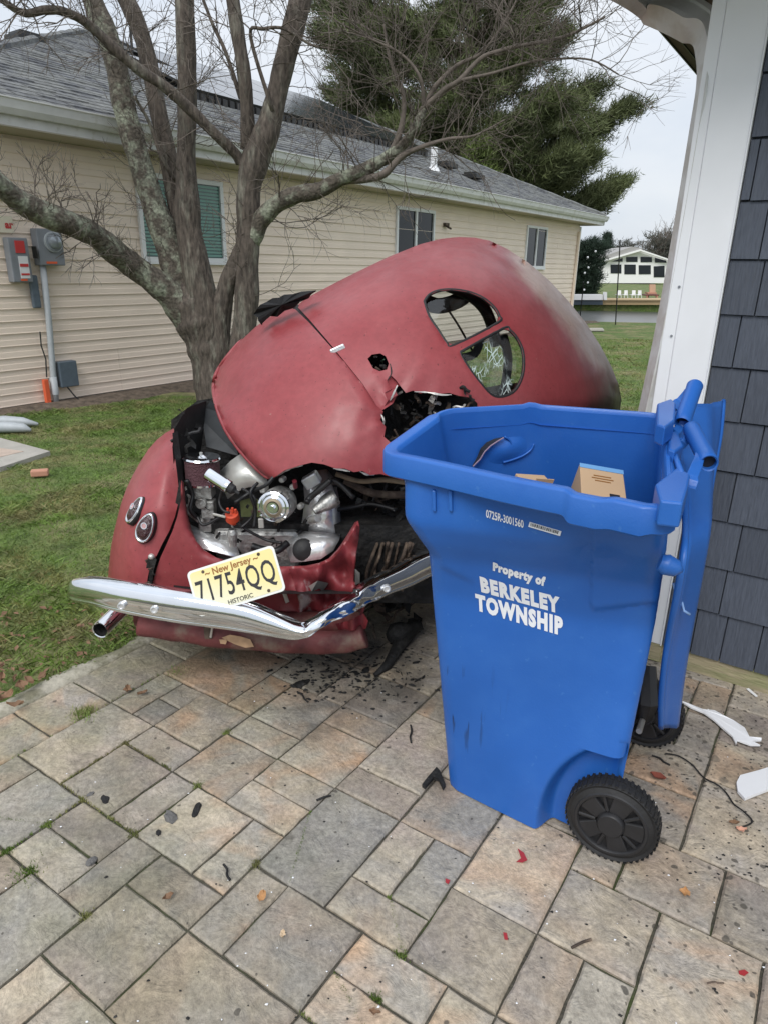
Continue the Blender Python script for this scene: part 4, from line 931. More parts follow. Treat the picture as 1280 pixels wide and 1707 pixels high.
# ================================================================== WRECKED CAR
car = empty('wrecked_car', PZ(420, 1090, 0), 'faded red vintage rounded car, rear end torn open and body shell tipped over', 'car')
def poly_tri(outline, holes=(), step=7., dens=None):
    """triangulate a picture-plane outline with holes; returns 2D verts, tris, loops (index lists)"""
    def sub(l, st):
        r_ = []
        for i in range(len(l)):
            a, b = Vector(l[i]), Vector(l[(i+1) % len(l)]); n = max(1, int((b-a).length/st))
            for j in range(n): r_.append(a.lerp(b, j/n))
        return r_
    loops = [sub(outline, step*.7)]+[sub(h, step*.5) for h in holes]
    pts = []; edges = []; idx = []
    for lp in loops:
        k = len(pts); pts += lp; n = len(lp); edges += [(k+i, k+(i+1) % n) for i in range(n)]; idx.append(list(range(k, k+n)))
    nb = len(pts)
    def inside(p, lp):
        c = False; x, y = p; n = len(lp)
        for i in range(n):
            x1, y1 = lp[i]; x2, y2 = lp[(i+1) % n]
            if (y1 > y) != (y2 > y) and x < (x2-x1)*(y-y1)/(y2-y1)+x1: c = not c
        return c
    xs = [p[0] for p in loops[0]]; ys = [p[1] for p in loops[0]]
    B = np.array([[p[0], p[1]] for p in pts])
    y = min(ys); row = 0
    while y < max(ys):
        x = min(xs)+(step/2 if row % 2 else 0)
        while x < max(xs):
            if inside((x, y), loops[0]) and not any(inside((x, y), h) for h in loops[1:]):
                if np.min(np.hypot(B[:, 0]-x, B[:, 1]-y)) > step*.45: pts.append(Vector((x, y)))
            x += step
        y += step*.866; row += 1
    v2, _, f2, ov, _, _ = delaunay_2d_cdt(pts, edges, [], 0, 1e-5, True)
    mapv = {}
    for i, l in enumerate(ov):
        for a in l: mapv[a] = i
    tris = []
    for f in f2:
        c = sum((v2[i] for i in f), Vector((0, 0)))/len(f)
        if inside(c, loops[0]) and not any(inside(c, h) for h in loops[1:]): tris.append(tuple(f))
    return v2, tris, [[mapv[i] for i in lp] for lp in idx], loops
def segdist(x, y, lp, closed=True):
    A = np.array([[p[0], p[1]] for p in lp], float); Bq = np.roll(A, -1, 0) 
    if not closed: A, Bq = A[:-1], Bq[:-1]
    d = Bq-A; L2 = (d**2).sum(1)+1e-9; t = np.clip(((x-A[:, 0])*d[:, 0]+(y-A[:, 1])*d[:, 1])/L2, 0, 1)
    return float(np.min(np.hypot(A[:, 0]+d[:, 0]*t-x, A[:, 1]+d[:, 1]*t-y)))
def idw(x, y, cps, pw=3.):
    w = np.array([1/((x-c[0])**2+(y-c[1])**2+400)**(pw/2) for c in cps]); return float((w*np.array([c[2] for c in cps])).sum()/w.sum())
# --- shell depth field
LID = [(489,512),(470,518),(447,530),(425,546),(404,566),(384,589),(367,612),(358,632),(357,655),(364,685),(376,714),(394,742),(415,767),(436,788),(452,799),(462,793),(475,784),(500,776),(520,771),(540,774),(560,781),(575,781),(590,787),(604,785),(617,792),(634,790),(670,800),(700,790),(690,750),(660,745),(648,735),(640,728),(643,712),(634,700),(639,686),(628,676),(605,641),(575,604),(551,577),(516,538)]
BODY = [(495,510),(503,503),(522,491),(560,471),(600,451),(650,427),(700,407),(735,398),(765,395),(790,396),(815,401),(845,415),(880,438),(915,468),(945,500),(975,537),(1000,576),(1018,610),(1030,640),(1035,665),(1032,690),(1018,730),(985,770),(930,790),(860,785),(800,745),(795,672),(785,663),(765,660),(748,655),(730,657),(715,653),(700,656),(688,651),(676,655),(668,645),(660,634),(652,626),(645,636),(650,650),(641,655),(646,668),(640,682),(631,674),(608,638),(579,602),(556,574),(522,534)]
BODY = [(p[0]-3, p[1]+2) if i > len(BODY)-7 else p for i, p in enumerate(BODY)]
W1 = [(707,503),(715,492),(730,485),(752,483),(780,487),(804,497),(822,512),(831,527),(828,539),(756,576),(744,572),(730,551),(715,528)]
W2 = [(766,587),(837,548),(849,551),(860,563),(869,581),(872,601),(870,625),(861,646),(849,657),(831,662),(816,657),(798,637),(780,613),(769,595)]
HOLE = [(613,598),(620,591),(634,589),(643,594),(648,606),(645,616),(633,619),(622,614)]
SEAM = [(634,700),(639,686),(628,676),(605,641),(575,604),(551,577),(516,538),(489,512)]
TOPE = [(357,640),(367,612),(404,566),(447,530),(489,512),(560,471),(650,427),(735,398),(790,396),(845,415),(915,468),(975,537),(1018,610),(1035,665),(1032,690),(985,770)]
LOWE = [(357,640),(364,685),(394,742),(436,788),(452,800)]
CP = [(440,640,2.62),(452,795,2.42),(360,640,2.78),(490,515,2.95),(560,690,2.45),(640,790,2.42),(700,560,2.66),(790,570,2.72),(640,600,2.52),(800,700,2.60),(920,640,2.82),(1010,680,3.05),(760,420,2.95),(880,500,2.95),(960,720,2.85),(600,480,2.9)]
QA = np.array([[1, (c[0]-700)/300., (c[1]-600)/200., ((c[0]-700)/300.)**2, (c[0]-700)*(c[1]-600)/60000., ((c[1]-600)/200.)**2] for c in CP]); QC = np.linalg.lstsq(QA, np.array([c[2] for c in CP]), rcond=None)[0]
def shellY(u, v):
    x, y = (u-700)/300., (v-600)/200.; Y = float(np.dot(QC, [1, x, y, x*x, x*y, y*y]))
    # roll of the top edge: soft, wide shoulder; wider on the roof side
    R1 = 95+60*ss(u, 650, 950); d = segdist(u, v, TOPE, False); t = max(0, 1-d/R1); Y += .0042*R1*(1-math.sqrt(max(0, 1-t**2.2)))
    d = segdist(u, v, LOWE, False); t = max(0, 1-d/17.); Y += .055*(1-math.sqrt(max(0, 1-t**2.)))
    # crumple near the tear
    dd = math.hypot(u-665, v-690); Y += .028*math.exp(-(dd/55)**2)+.003*math.sin(u*.16+v*.05)*math.exp(-(dd/80)**2)
    an = math.atan2(v-690, u-655); Y += .016*(abs(math.sin(an*3.5+.6))-.5)*math.exp(-(dd/62)**2)*ss(dd, 8, 26)
    return Y
def wear_shading(u, v):  # weights: painted sky reflection with fade, painted shade with primer
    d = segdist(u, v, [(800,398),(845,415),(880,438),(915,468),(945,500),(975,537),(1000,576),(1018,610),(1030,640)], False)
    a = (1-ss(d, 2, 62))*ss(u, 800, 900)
    # shade and primer painted on the far low corner, inside the sky-lit faded band
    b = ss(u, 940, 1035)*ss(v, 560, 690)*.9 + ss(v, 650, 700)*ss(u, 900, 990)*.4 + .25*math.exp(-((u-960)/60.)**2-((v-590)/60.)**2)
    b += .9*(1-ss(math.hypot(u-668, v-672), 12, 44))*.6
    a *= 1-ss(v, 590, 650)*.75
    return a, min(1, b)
def shell(name, outline, holes, rim_edges, depth, m_, inner=None, step=8., lip=.0):
    v2, tris, loops, _ = poly_tri(outline, holes, step)
    P3 = [PY(p.x, p.y, shellY(p.x, p.y)-(.015*ss(segdist(p.x, p.y, SEAM, False), 2, 9) if name == 'engine_lid' else 0)) for p in v2]
    V = [p for p in P3]; F = [t for t in tris]; MI = [0]*len(tris); WR = [wear_shading(p.x, p.y) for p in v2]
    # outer edges run back along the sight line (thin turned flange or deep body side)
    lp = loops[0]; n = len(lp)
    cx_ = sum(v2[i].x for i in lp)/n; cy_ = sum(v2[i].y for i in lp)/n
    prev = lp
    for st, (dY, shr) in enumerate(depth):
        new = []
        for i in lp:
            u, v = v2[i].x, v2[i].y; k = 1-shr; Yb = shellY(u, v)
            uu, vv = cx_+(u-cx_)*k, cy_+(v-cy_)*k; scale = dY*rim_edges(u, v)
            new.append(len(V)); V.append(PY(uu, vv, Yb+scale)); WR.append(WR[i])
        for j in range(n):
            F.append((prev[j], prev[(j+1) % n], new[(j+1) % n], new[j])); MI.append(0)
        prev = new
    for lp in loops[1:]:
        n = len(lp); cx2 = sum(v2[i].x for i in lp)/n; cy2 = sum(v2[i].y for i in lp)/n; prev = lp
        for dY, k in ((.012, .985), (.035, .975)):
            new = []
            for i in lp:
                u, v = v2[i].x, v2[i].y; new.append(len(V)); V.append(PY(cx2+(u-cx2)*k, cy2+(v-cy2)*k, shellY(u, v)+dY)); WR.append(WR[i])
            for j in range(n): F.append((prev[(j+1) % n], prev[j], new[j], new[(j+1) % n])); MI.append(0)
            prev = new
    o0 = org(car); me = bpy.data.meshes.new(name); me.from_pydata([p-o0 for p in V], [], F); me.materials.append(m_)
    at = me.color_attributes.new('wear_shading', 'FLOAT_COLOR', 'POINT')
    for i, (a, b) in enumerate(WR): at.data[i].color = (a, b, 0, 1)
    me.polygons.foreach_set('use_smooth', [True]*len(me.polygons)); 
    bm = bmesh.new(); bm.from_mesh(me); bmesh.ops.recalc_face_normals(bm, faces=bm.faces); bm.to_mesh(me); bm.free()
    me.set_sharp_from_angle(angle=R(60))
    o = bpy.data.objects.new(name, me); COL.objects.link(o); o.parent = car; return o
def deep(u, v):   # how far the edge runs back: full on the top/roof side, a lip where torn
    if segdist(u, v, TOPE, False) < 6: return 1.
    return .03
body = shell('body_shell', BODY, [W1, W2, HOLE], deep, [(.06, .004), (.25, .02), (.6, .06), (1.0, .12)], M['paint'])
def lipf(u, v): return 1.
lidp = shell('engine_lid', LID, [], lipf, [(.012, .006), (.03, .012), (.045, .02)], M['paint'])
et = smooth([Vector((a, b, 0)) for a, b in [(404,566),(384,589),(367,612),(358,632),(357,655),(364,685),(376,714),(394,742),(415,767),(436,788),(450,797)]], 3)
MB().tube([PY(p.x, p.y, shellY(p.x, p.y)+.004) for p in et], [.004]+[.009]*(len(et)-2)+[.004], 8).build('folded_edge', M['paint'], lidp, smooth=True)
# window seals and glass
def flatpoly(pts, dY, name, m_, parent, inset=0., thick=.0, step=None):
    n = len(pts); cx2 = sum(p[0] for p in pts)/n; cy2 = sum(p[1] for p in pts)/n
    P = [PY(cx2+(p[0]-cx2)*(1-inset), cy2+(p[1]-cy2)*(1-inset), shellY(*p)+dY) for p in pts]
    mb = MB(); c = sum(P, Vector())/n; mb.add(P+[c], [(i, (i+1) % n, n) for i in range(n)]); return mb.build(name, m_, parent, smooth=True)
def loopsm(pts): return [tuple(p) for p in smooth([Vector((a, b, 0)) for a, b in pts+pts[:1]], 4)[:-1]]
for wpx, gm in ((W1, M['clear']), (W2, M['cracked'])):
    l2 = [(p[0], p[1]) for p in loopsm(wpx)]
    pts = [PY(p[0], p[1], shellY(*p)+.006) for p in l2]; pts.append(pts[0]); pts.append(pts[1])
    MB().tube(pts, .0065, 8, cap=False).build('window_seal', M['rubber'], body, smooth=True)
    flatpoly(l2, .03, 'rear_window', gm, body, .01)
# inside: pillars and headliner seen through the panes
def curve3(pp, rad, name, m_, parent, n=8, k=5): return MB().tube(smooth([Vector(p) for p in pp], k), rad, n).build(name, m_, parent, smooth=True)
curve3([PY(742, 474, 3.2), PY(780, 490, 3.22), PY(805, 512, 3.25), PY(818, 540, 3.28), PY(826, 575, 3.3)], .028, 'roof_pillar', M['rubber'], body)
curve3([PY(702, 500, 3.3), PY(730, 510, 3.3), PY(765, 500, 3.3), PY(790, 478, 3.3)], .035, 'headliner_rail', M['deckin'], body)
curve3([PY(735, 500, 3.3), PY(765, 545, 3.32), PY(792, 595, 3.35)], .005, 'headliner_wire', M['rust'], body)
MB().grid([[PY(u, v, Y) for u, v, Y in ((790, 650, 3.5), (840, 640, 3.55), (885, 636, 3.6))], [PY(u, v, Y) for u, v, Y in ((785, 670, 3.4), (830, 665, 3.38), (895, 660, 3.5))], [PY(u, v, Y) for u, v, Y in ((770, 720, 3.3), (830, 720, 3.3), (900, 720, 3.4))]]).build('seat_back', mat('seat_cloth', (.055, .065, .045), .9, var=.3), body, smooth=True)
curve3([PY(838, 560, 3.1), PY(846, 600, 3.12), PY(840, 650, 3.1)], .02, 'door_pillar', M['rubber'], body)
curve3([PY(800, 565, 3.3), PY(790, 590, 3.3), PY(760, 598, 3.3)], .02, 'headliner_edge', M['deckin'], body)
# dark stuff behind the tear and the lamp hole
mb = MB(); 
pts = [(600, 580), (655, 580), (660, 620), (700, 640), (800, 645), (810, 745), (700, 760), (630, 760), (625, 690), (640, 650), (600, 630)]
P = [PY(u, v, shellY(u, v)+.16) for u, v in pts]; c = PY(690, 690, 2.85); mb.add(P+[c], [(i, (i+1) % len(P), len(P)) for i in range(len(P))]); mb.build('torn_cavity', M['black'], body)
q = random.Random(11)
def crumple(name, region, n, ms, Y0, dY, sz, parent, seed):
    """bent sheet scraps and bars, one joined part"""
    q = random.Random(seed); mb = MB(); (u0, v0, u1, v1) = region
    for i in range(n):
        u, v = q.uniform(u0, u1), q.uniform(v0, v1); p = PY(u, v, Y0+q.uniform(-dY, dY)); s = q.uniform(*sz); t = q.random()
        a = Vector((q.uniform(-1, 1), q.uniform(-.6, .6), q.uniform(-1, 1))).normalized(); b = a.orthogonal().normalized(); b = Matrix.Rotation(q.uniform(0, 6.28), 3, a) @ b
        if t < .45:
            r_ = []
            for k in range(4): r_.append([p+a*s*(k-1.5)*.5+b*s*q.uniform(-.6, -.2)+a.cross(b)*q.uniform(-.25, .25)*s, p+a*s*(k-1.5)*.5+b*s*q.uniform(.2, .6)+a.cross(b)*q.uniform(-.25, .25)*s])
            mb.grid(r_, mi=q.randrange(len(ms)))
        else:
            mb.tube(smooth([p, p+a*s*.7+b*s*q.uniform(-.4, .4), p+a*s*1.4+b*s*q.uniform(-.6, .6), p+a*s*2.+b*s*q.uniform(-.9, .9)], 3), q.uniform(.003, .008), 5, mi=q.randrange(len(ms)))
    return mb.build(name, ms, parent, kind='stuff')
crumple('torn_metal', (645, 650, 790, 735), 70, [M['black'], M['black'], M['rust'], M['black'], M['bright']], 2.60, .05, (.010, .028), body, 3)
crumple('lamp_hole_scraps', (614, 592, 646, 616), 7, [M['black'], M['rust'], mat('green_paint', (.05, .11, .07), .6)], 2.60, .01, (.006, .012), body, 5)
def scratch(pp, w, name='paint_scratch', m_=M['bright'], par=body):
    r1 = []; r2 = []; qq = random.Random(int(pp[0][0]))
    P = [Vector((a, b, 0)) for a, b in pp]; P = smooth(P, 4)
    for i, p in enumerate(P):
        t = (P[min(i+1, len(P)-1)]-P[max(i-1, 0)]).normalized(); nn = Vector((-t.y, t.x, 0)); ww = w*(.25+.75*math.sin(math.pi*(i+.3)/(len(P))))*qq.uniform(.5, 1.2)
        a, b = p-nn*ww, p+nn*ww; r1.append(PY(a.x, a.y, shellY(a.x, a.y)-.003)); r2.append(PY(b.x, b.y, shellY(b.x, b.y)-.003))
    return MB().grid([r1, r2]).build(name, m_, par)
scratch([(597, 674), (605, 686), (610, 696), (620, 705), (628, 714)], 1.4, m_=mat('primer_beige', (.45, .36, .30), .7)); scratch([(554, 706), (572, 710), (592, 718)], .6, par=lidp); scratch([(491, 768), (505, 762), (524, 754)], 1.1, par=lidp)
scratch([(645, 634), (652, 622), (650, 606)], 1.2, m_=M['black'])
scratch([(372, 668), (377, 676), (380, 672)], .8, m_=M['black'], par=lidp); scratch([(426, 704), (431, 706)], 2.2, m_=M['scraped'], par=lidp)
# ragged bright edges along the torn lower edge of the lid
for pts in ([(462,794),(480,783),(505,776)],[(556,781),(570,783),(584,786)],[(600,786),(612,791),(625,791)],[(636,716),(640,702),(635,690)],[(690,653),(712,654),(735,658),(752,658)],[(650,668),(656,655),(662,642)]):
    scratch(pts, 1.7, 'torn_edge', M['bright'], lidp if pts[0][1] > 700 else body)
# seam gap
def seamstrip(pp, w, dY, name, m_, par):
    r1 = []; r2 = []; P = smooth([Vector((a, b, 0)) for a, b in pp], 3)
    for i, p in enumerate(P):
        t = (P[min(i+1, len(P)-1)]-P[max(i-1, 0)]).normalized(); nn = Vector((-t.y, t.x, 0)); a, b = p-nn*w, p+nn*w
        r1.append(PY(a.x, a.y, shellY(a.x, a.y)+dY)); r2.append(PY(b.x, b.y, shellY(b.x, b.y)+dY))
    return MB().grid([r1, r2]).build(name, m_, par)
seamstrip([(490,508),(519,536),(553,576),(577,603),(606,640),(634,680)], 5, .03, 'seam_channel', M['black'], body)
hp = PY(563, 582, shellY(563, 582)-.006); hx = (PY(577, 576, shellY(577, 576))-PY(549, 589, shellY(549, 589))).normalized(); hz = Vector((0, 0, 1)); hz = (hz-hx*hz.dot(hx)).normalized(); hy = hx.cross(hz)
hg = MB().box(hp, (.058, .008, .020), hx, hy, hz).build('lid_hinge', M['chromedull'], body, bevel=.004)
for k in (-.014, .0, .014): MB().lathe(hp+hx*k-hy*.003, -hy if hy.y > 0 else hy, [(0, .0045), (.004, .004), (.004, 0)], 10).build('screw', M['rubber'], hg)
# torn roof lining sticking out above the seam
cl = [(423,524),(429,515),(434,508),(445,503),(455,497),(466,496),(474,491),(490,490),(503,486),(527,484),(519,489),(514,496),(500,502),(490,512),(474,517),(462,527),(450,526),(444,531),(439,530),(436,541),(431,535),(430,529)]
mb = MB(); P = [PY(u, v, 3.02+.03*math.sin(u*.2)) for u, v in cl]; c = PY(470, 508, 2.97); mb.add(P+[c], [(i, (i+1) % len(P), len(P)) for i in range(len(P))]); P2 = [p+Vector((0, .02, -.004)) for p in P]
mb.add(P+P2, [(i, (i+1) % len(P), len(P)+(i+1) % len(P), len(P)+i) for i in range(len(P))]); mb.build('torn_lining', M['mat_black_cloth'], body)

# --- lower rear: fender, apron
def relief(name, outline, Yf, m_, par, back=.5, shr=.12, step=8., backfn=None, thick=None, ang=60):
    v2, tris, loops, _ = poly_tri(outline, [], step); V = [PY(p.x, p.y, Yf(p.x, p.y)) for p in v2]; F = list(tris); lp = loops[0]; n = len(lp)
    cx_ = sum(v2[i].x for i in lp)/n; cy_ = sum(v2[i].y for i in lp)/n; prev = lp
    for st in ((.15, .1), (.5, .45), (1, 1)):
        new = []
        for i in lp:
            u, v = v2[i].x, v2[i].y; k = 1-shr*st[1]; w = backfn(u, v) if backfn else 1.; new.append(len(V)); V.append(PY(cx_+(u-cx_)*k, cy_+(v-cy_)*k, Yf(u, v)+back*w*st[0]))
        for j in range(n): F.append((prev[j], prev[(j+1) % n], new[(j+1) % n], new[j]))
        prev = new
    mb = MB(); mb.add(V, F); return mb.build(name, m_, par, angle=ang)
FEN = [(290,714),(276,722),(262,733),(248,749),(235,769),(222,792),(211,815),(203,838),(197,860),(191,885),(186,910),(183,935),(181,960),(182,985),(186,1000),(238,1003),(244,985),(247,962),(252,938),(262,926),(272,905),(283,885),(292,862),(298,838),(300,812),(299,785),(298,760),(295,738),(292,722)]
FE = [(290,714),(262,733),(235,769),(211,815),(197,860),(186,910),(181,960),(182,985)]
def fenY(u, v):
    d = segdist(u, v, FE, False); t = max(0, 1-d/62.); y = 2.43-.0*(v-850)/100.+(850-v)*.0012*(1 if v < 850 else .3); y += .26*(1-math.sqrt(max(0, 1-t**2.1)))
    y += .03*ss(u, 270, 300); return y
fen = relief('rear_fender', FEN, fenY, M['paintlow'], car, back=.75, shr=.2, backfn=lambda u, v: 1. if segdist(u, v, FE, False) < 5 else .05)
APR = [(303,800),(306,830),(310,855),(317,882),(327,902),(341,917),(360,929),(385,937),(415,942),(450,944),(480,944),(510,943),(535,938),(552,930),(566,916),(576,902),(586,886),(597,868),(600,880),(598,900),(594,925),(592,950),(590,968),(600,985),(612,1000),(606,1020),(590,1035),(560,1045),(520,1050),(460,1046),(400,1030),(330,1015),(252,1000),(254,975),(262,948),(268,930),(278,908),(288,886),(296,862),(302,836),(302,812)]
APE = [(306,830),(317,882),(341,917),(385,937),(450,944),(510,943),(552,930),(576,902),(597,868)]
def aprY(u, v):
    y = 2.40+.02*math.sin(u*.01); d = segdist(u, v, APE, False); t = max(0, 1-d/16.); y += .035*(1-math.sqrt(max(0, 1-t**2)))
    y += .05*ss(310-u, 0, 40)*0
    c = ss(u, 455, 520); y += c*(.022*math.sin(u*.085+v*.05)+.016*math.sin(v*.13-u*.06)+.012*math.sin(u*.21)) - .05*ss(u, 500, 560)*ss(960-v, 0, 60); return y
apr = relief('rear_apron', APR, aprY, M['paintlow'], car, back=.07, shr=.03, step=7.)
# scraped right part of the apron, a crumpled skin of its own
SCR = [(482,948),(510,947),(535,943),(553,934),(567,920),(578,904),(588,888),(596,874),(597,900),(592,930),(590,955),(589,970),(598,988),(608,1000),(602,1018),(585,1030),(555,1040),(520,1046),(488,1040),(500,1010),(492,975)]
relief('torn_apron_skin', SCR, lambda u, v: aprY(u, v)-.010, M['scraped'], apr, back=.008, shr=.02, step=6.)
for k, pts in enumerate(([(515,977),(530,968),(548,972),(540,984),(520,986)], [(500,1030),(512,1018),(530,1026),(520,1038)], [(592,948),(600,955),(600,972),(592,975)], [(470,986),(476,984),(483,1003),(477,1006)])):
    mb = MB(); P = [PY(u, v, aprY(u, v)-.016) for u, v in pts]; mb.add(P, [tuple(range(len(P)))]); mb.build('bared_patch', M['bright'], apr)
# dark slot between fender and apron, with white filler at the top of the tear
mb = MB(); P = [PY(u, v, 2.47) for u, v in ((300,800),(306,815),(300,850),(290,888),(274,925),(262,950),(256,1000),(236,1000),(243,950),(255,925),(275,890),(290,855))]; mb.add(P, [tuple(range(len(P)))]); mb.build('seam_gap', M['black'], car)
mb = MB(); P = [PY(u, v, 2.395) for u, v in ((247,930),(252,926),(262,932),(257,950),(254,972),(243,980),(240,965),(244,948))]; mb.add(P, [tuple(range(len(P)))]); mb.build('tear_hole', M['black'], fen)
crumple('tear_scraps', (244, 935, 256, 975), 8, [M['black'], M['rust']], 2.385, .004, (.006, .014), fen, 8)
MB().lathe(PY(253, 928, 2.40), (0, -1, .2), [(-.01, .014), (.004, .012), (.01, .006), (.01, 0)], 10).build('body_filler', M['bright'], fen, smooth=True)
# tail lamps, two ovals
for (u, v, L1_, L2_, rot) in ((225, 850, .056, .029, -24), (243, 880, .059, .032, -24)):
    y = fenY(u, v); c = PY(u, v, y-.016); tx = PY(u+8, v, fenY(u+8, v)-.016)-c; ty = PY(u, v-8, fenY(u, v-8)-.016)-c; tx.normalize(); ty = (ty-tx*ty.dot(tx)).normalized(); nn = tx.cross(ty)
    if nn.y > 0: nn = -nn
    a = R(-28); A_ = (ty*math.cos(a)+(-tx if False else tx)*math.sin(-a)).normalized(); B_ = nn.cross(A_)
    def oval(d, f): return [c+nn*d+A_*math.cos(t)*L1_*f*(1.-.0*math.cos(t))+B_*math.sin(t)*L2_*f*(1-.18*math.cos(t)) for t in [2*math.pi*k/36 for k in range(36)]]
    lr = MB().grid([oval(-.022, 1.0), oval(0, 1.04), oval(.006, 1.0), oval(.007, .9), oval(.002, .84)], closed=True).build('tail_lamp', M['chrome'], fen, smooth=True)
    mb = MB(); r_ = [oval(.002, .86), oval(.010, .7), oval(.014, .4), oval(.015, .05)]; mb.grid(r_, closed=True); mb.build('lens', M['lens'], lr, smooth=True)
    MB().lathe(c+A_*L1_*.18+nn*.012, nn, [(0, .013), (.006, .013), (.006, .010), (.003, .009)], 16).build('lens_ring', M['chrome'], lr)
    MB().lathe(c+A_*L1_*.18+nn*.013, nn, [(.002, .009), (.003, 0)], 12).build('lens_centre', mat('inner_lens', (.5, .3, .3), .2), lr)
    MB().grid([oval(-.024, 1.0), oval(-.022, 1.10), oval(-.004, 1.10), oval(.0, 1.03)], closed=True).build('lamp_gasket', M['rubber'], lr, smooth=True)
# --- chrome bumper
TOPP = [(120,965),(131,964),(160,968),(210,975),(280,985),(330,993),(400,1005),(450,1024),(494,1047),(511,1052),(528,1036),(548,1020),(572,1004),(594,993),(604,984),(616,973),(640,959),(672,943),(708,924),(760,902)]
BOTP = [(117,996),(129,1002),(158,1007),(198,1018),(262,1031),(312,1039),(380,1048),(430,1056),(492,1066),(512,1060),(538,1046),(562,1034),(590,1021),(606,1012),(612,1006),(626,1001),(648,990),(680,978),(712,962),(765,940)]
YB = [2.30,2.24,2.20,2.17,2.14,2.12,2.10,2.08,2.05,2.04,2.07,2.10,2.14,2.18,2.20,2.24,2.30,2.38,2.46,2.58]
T3 = smooth([PY(u, v, y) for (u, v), y in zip(TOPP, YB)], 5); B3 = smooth([PY(u, v, y+.01) for (u, v), y in zip(BOTP, YB)], 5)
rws = []
for i, (a, b) in enumerate(zip(T3, B3)):
    t = (T3[min(i+1, len(T3)-1)]-T3[max(i-1, 0)]).normalized(); h = (b-a); nn = t.cross(h).normalized()
    if nn.y > 0: nn = -nn
    w = h.length; r_ = []
    end = .55+.45*ss(i, 0, 4)
    for (f, d) in ((.04, -.045), (.0, -.03), (.0, -.008), (.035, .008), (.12, .017), (.32, .023), (.5, .025), (.68, .022), (.80, .014), (.84, .017), (.93, .017), (1., -.002), (.98, -.035)):
        ucr = PXL(a)[0]; crk = (.0045*math.sin(ucr*.13+f*4)+.0025*math.sin(ucr*.31-f*7))*ss(ucr, 480, 520)*(1-ss(ucr, 600, 640))
        r_.append(a+h*f+nn*((d*end if d > 0 else d*.9)*(w/.1 if d > 0 else 1)+crk))
    rws.append(r_)
bmp = MB().grid(rws).build('rear_bumper', M['chrome'], car, smooth=True)
MB().add(rws[0], [tuple(range(13))]).build('bumper_end', M['rust'], bmp)
for (u, v, y) in ((203, 1010, 2.135), (258, 1016, 2.115), (645, 981, 2.26)):
    MB().lathe(PY(u, v, y), (.05, -1, .1), [(-.01, .014), (.006, .013), (.007, .009), (.003, .008), (.003, 0)], 16).build('bumper_bolt', M['chromedull'], bmp, angle=40)
# licence plate
tl, tr, br_ = PY(312, 954, 2.155), PY(456, 908, 2.155), PY(474, 972, 2.10)
PX_ = (tr-tl).normalized(); PZ_ = (tr-br_).normalized(); PZ_ = (PZ_-PX_*PZ_.dot(PX_)).normalized(); PN = PX_.cross(PZ_)   # PN faces away?
if PN.y > 0: PNf = -PN
else: PNf = PN
wpl = (tr-tl).length; hpl = wpl*.5
def PP(x, z, d=0.): return tr - PX_*(wpl*(1-x)) - PZ_*(hpl*(1-z)) + PNf*d
def rrect(x0, z0, x1, z1, r, d):
    o = []
    for (cx2, cz2, a0) in ((x1-r/2, z1-r, 0), (x0+r/2, z1-r, 90), (x0+r/2, z0+r, 180), (x1-r/2, z0+r, 270)):
        for k in range(5): an = R(a0+k*22.5); o.append(PP(cx2+math.cos(an)*r/2, cz2+math.sin(an)*r, d))
    return o
pl = MB().prism(rrect(0, 0, 1, 1, .10, 0), PNf*.003).build('licence_plate', M['platerim'], car)
MB().prism(rrect(.025, .05, .975, .95, .08, .0032), PNf*.0008).build('plate_field', M['plate'], pl)
for (x, z) in ((.18, .90), (.82, .90), (.18, .10), (.82, .10)):
    MB().lathe(PP(x, z, .004), PNf, [(0, .006), (.002, .005), (.002, 0)], 10).build('plate_bolt', M['rust'], pl)
def ptext(b, x, z, size, m_, bold, sx, sp=1.): return text(b, PP(x, z, .0044), PX_, PZ_, size, m_, pl, 'lettering', bold=bold, sx=sx, spacing=sp, ext=.0004)
H_ = hpl
o = ptext('71754QQ', .50, .47, H_*.68, M['ink'], .0010, .58, 1.14)
ptext('~ New Jersey ~', .5, .84, H_*.20, M['brownink'], .0008, .95)
ptext('HISTORIC', .5, .11, H_*.13, M['ink'], .0003, 1.)
# --- valance / exhaust box under the bumper
vt = smooth([PY(u, v, 2.24) for u, v in ((234, 1040), (290, 1049), (345, 1056), (430, 1066), (520, 1071), (575, 1069), (608, 1060))], 6)
rad = [.043+.0015*math.sin(i*1.3)+(.006 if abs(i-13) < 2 else 0) for i in range(len(vt))]
val = MB().tube(vt, rad, 18).build('exhaust_box', M['dirtyred'], car, smooth=True)
MB().tube([PY(230, 1022, 2.36), PY(330, 1030, 2.36), PY(470, 1040, 2.36), PY(600, 1040, 2.36)], .05, 10).build('valance', M['dirtyred'], car, smooth=True)
MB().box(PY(348, 1052, 2.20), (.030, .02, .06), (1, 0, 0), (0, 1, 0)).build('bracket', M['rust'], val, bevel=.006)
MB().tube([PY(340, 1040, 2.185), PY(355, 1042, 2.18), PY(352, 1062, 2.185)], .005, 6).build('clamp_bolt', M['bright'], val)
for pts in ([(370,1063),(384,1058),(402,1061),(418,1066),(424,1078),(410,1080),(392,1074)], [(366,1066),(380,1066),(377,1074),(368,1073)]):
    P = [PY(u, v, 2.185) for u, v in pts]; MB().add(P, [tuple(range(len(P)))]).build('rust_patch', mat('rust_tan', (.42, .27, .16), .8, var=.3), val)
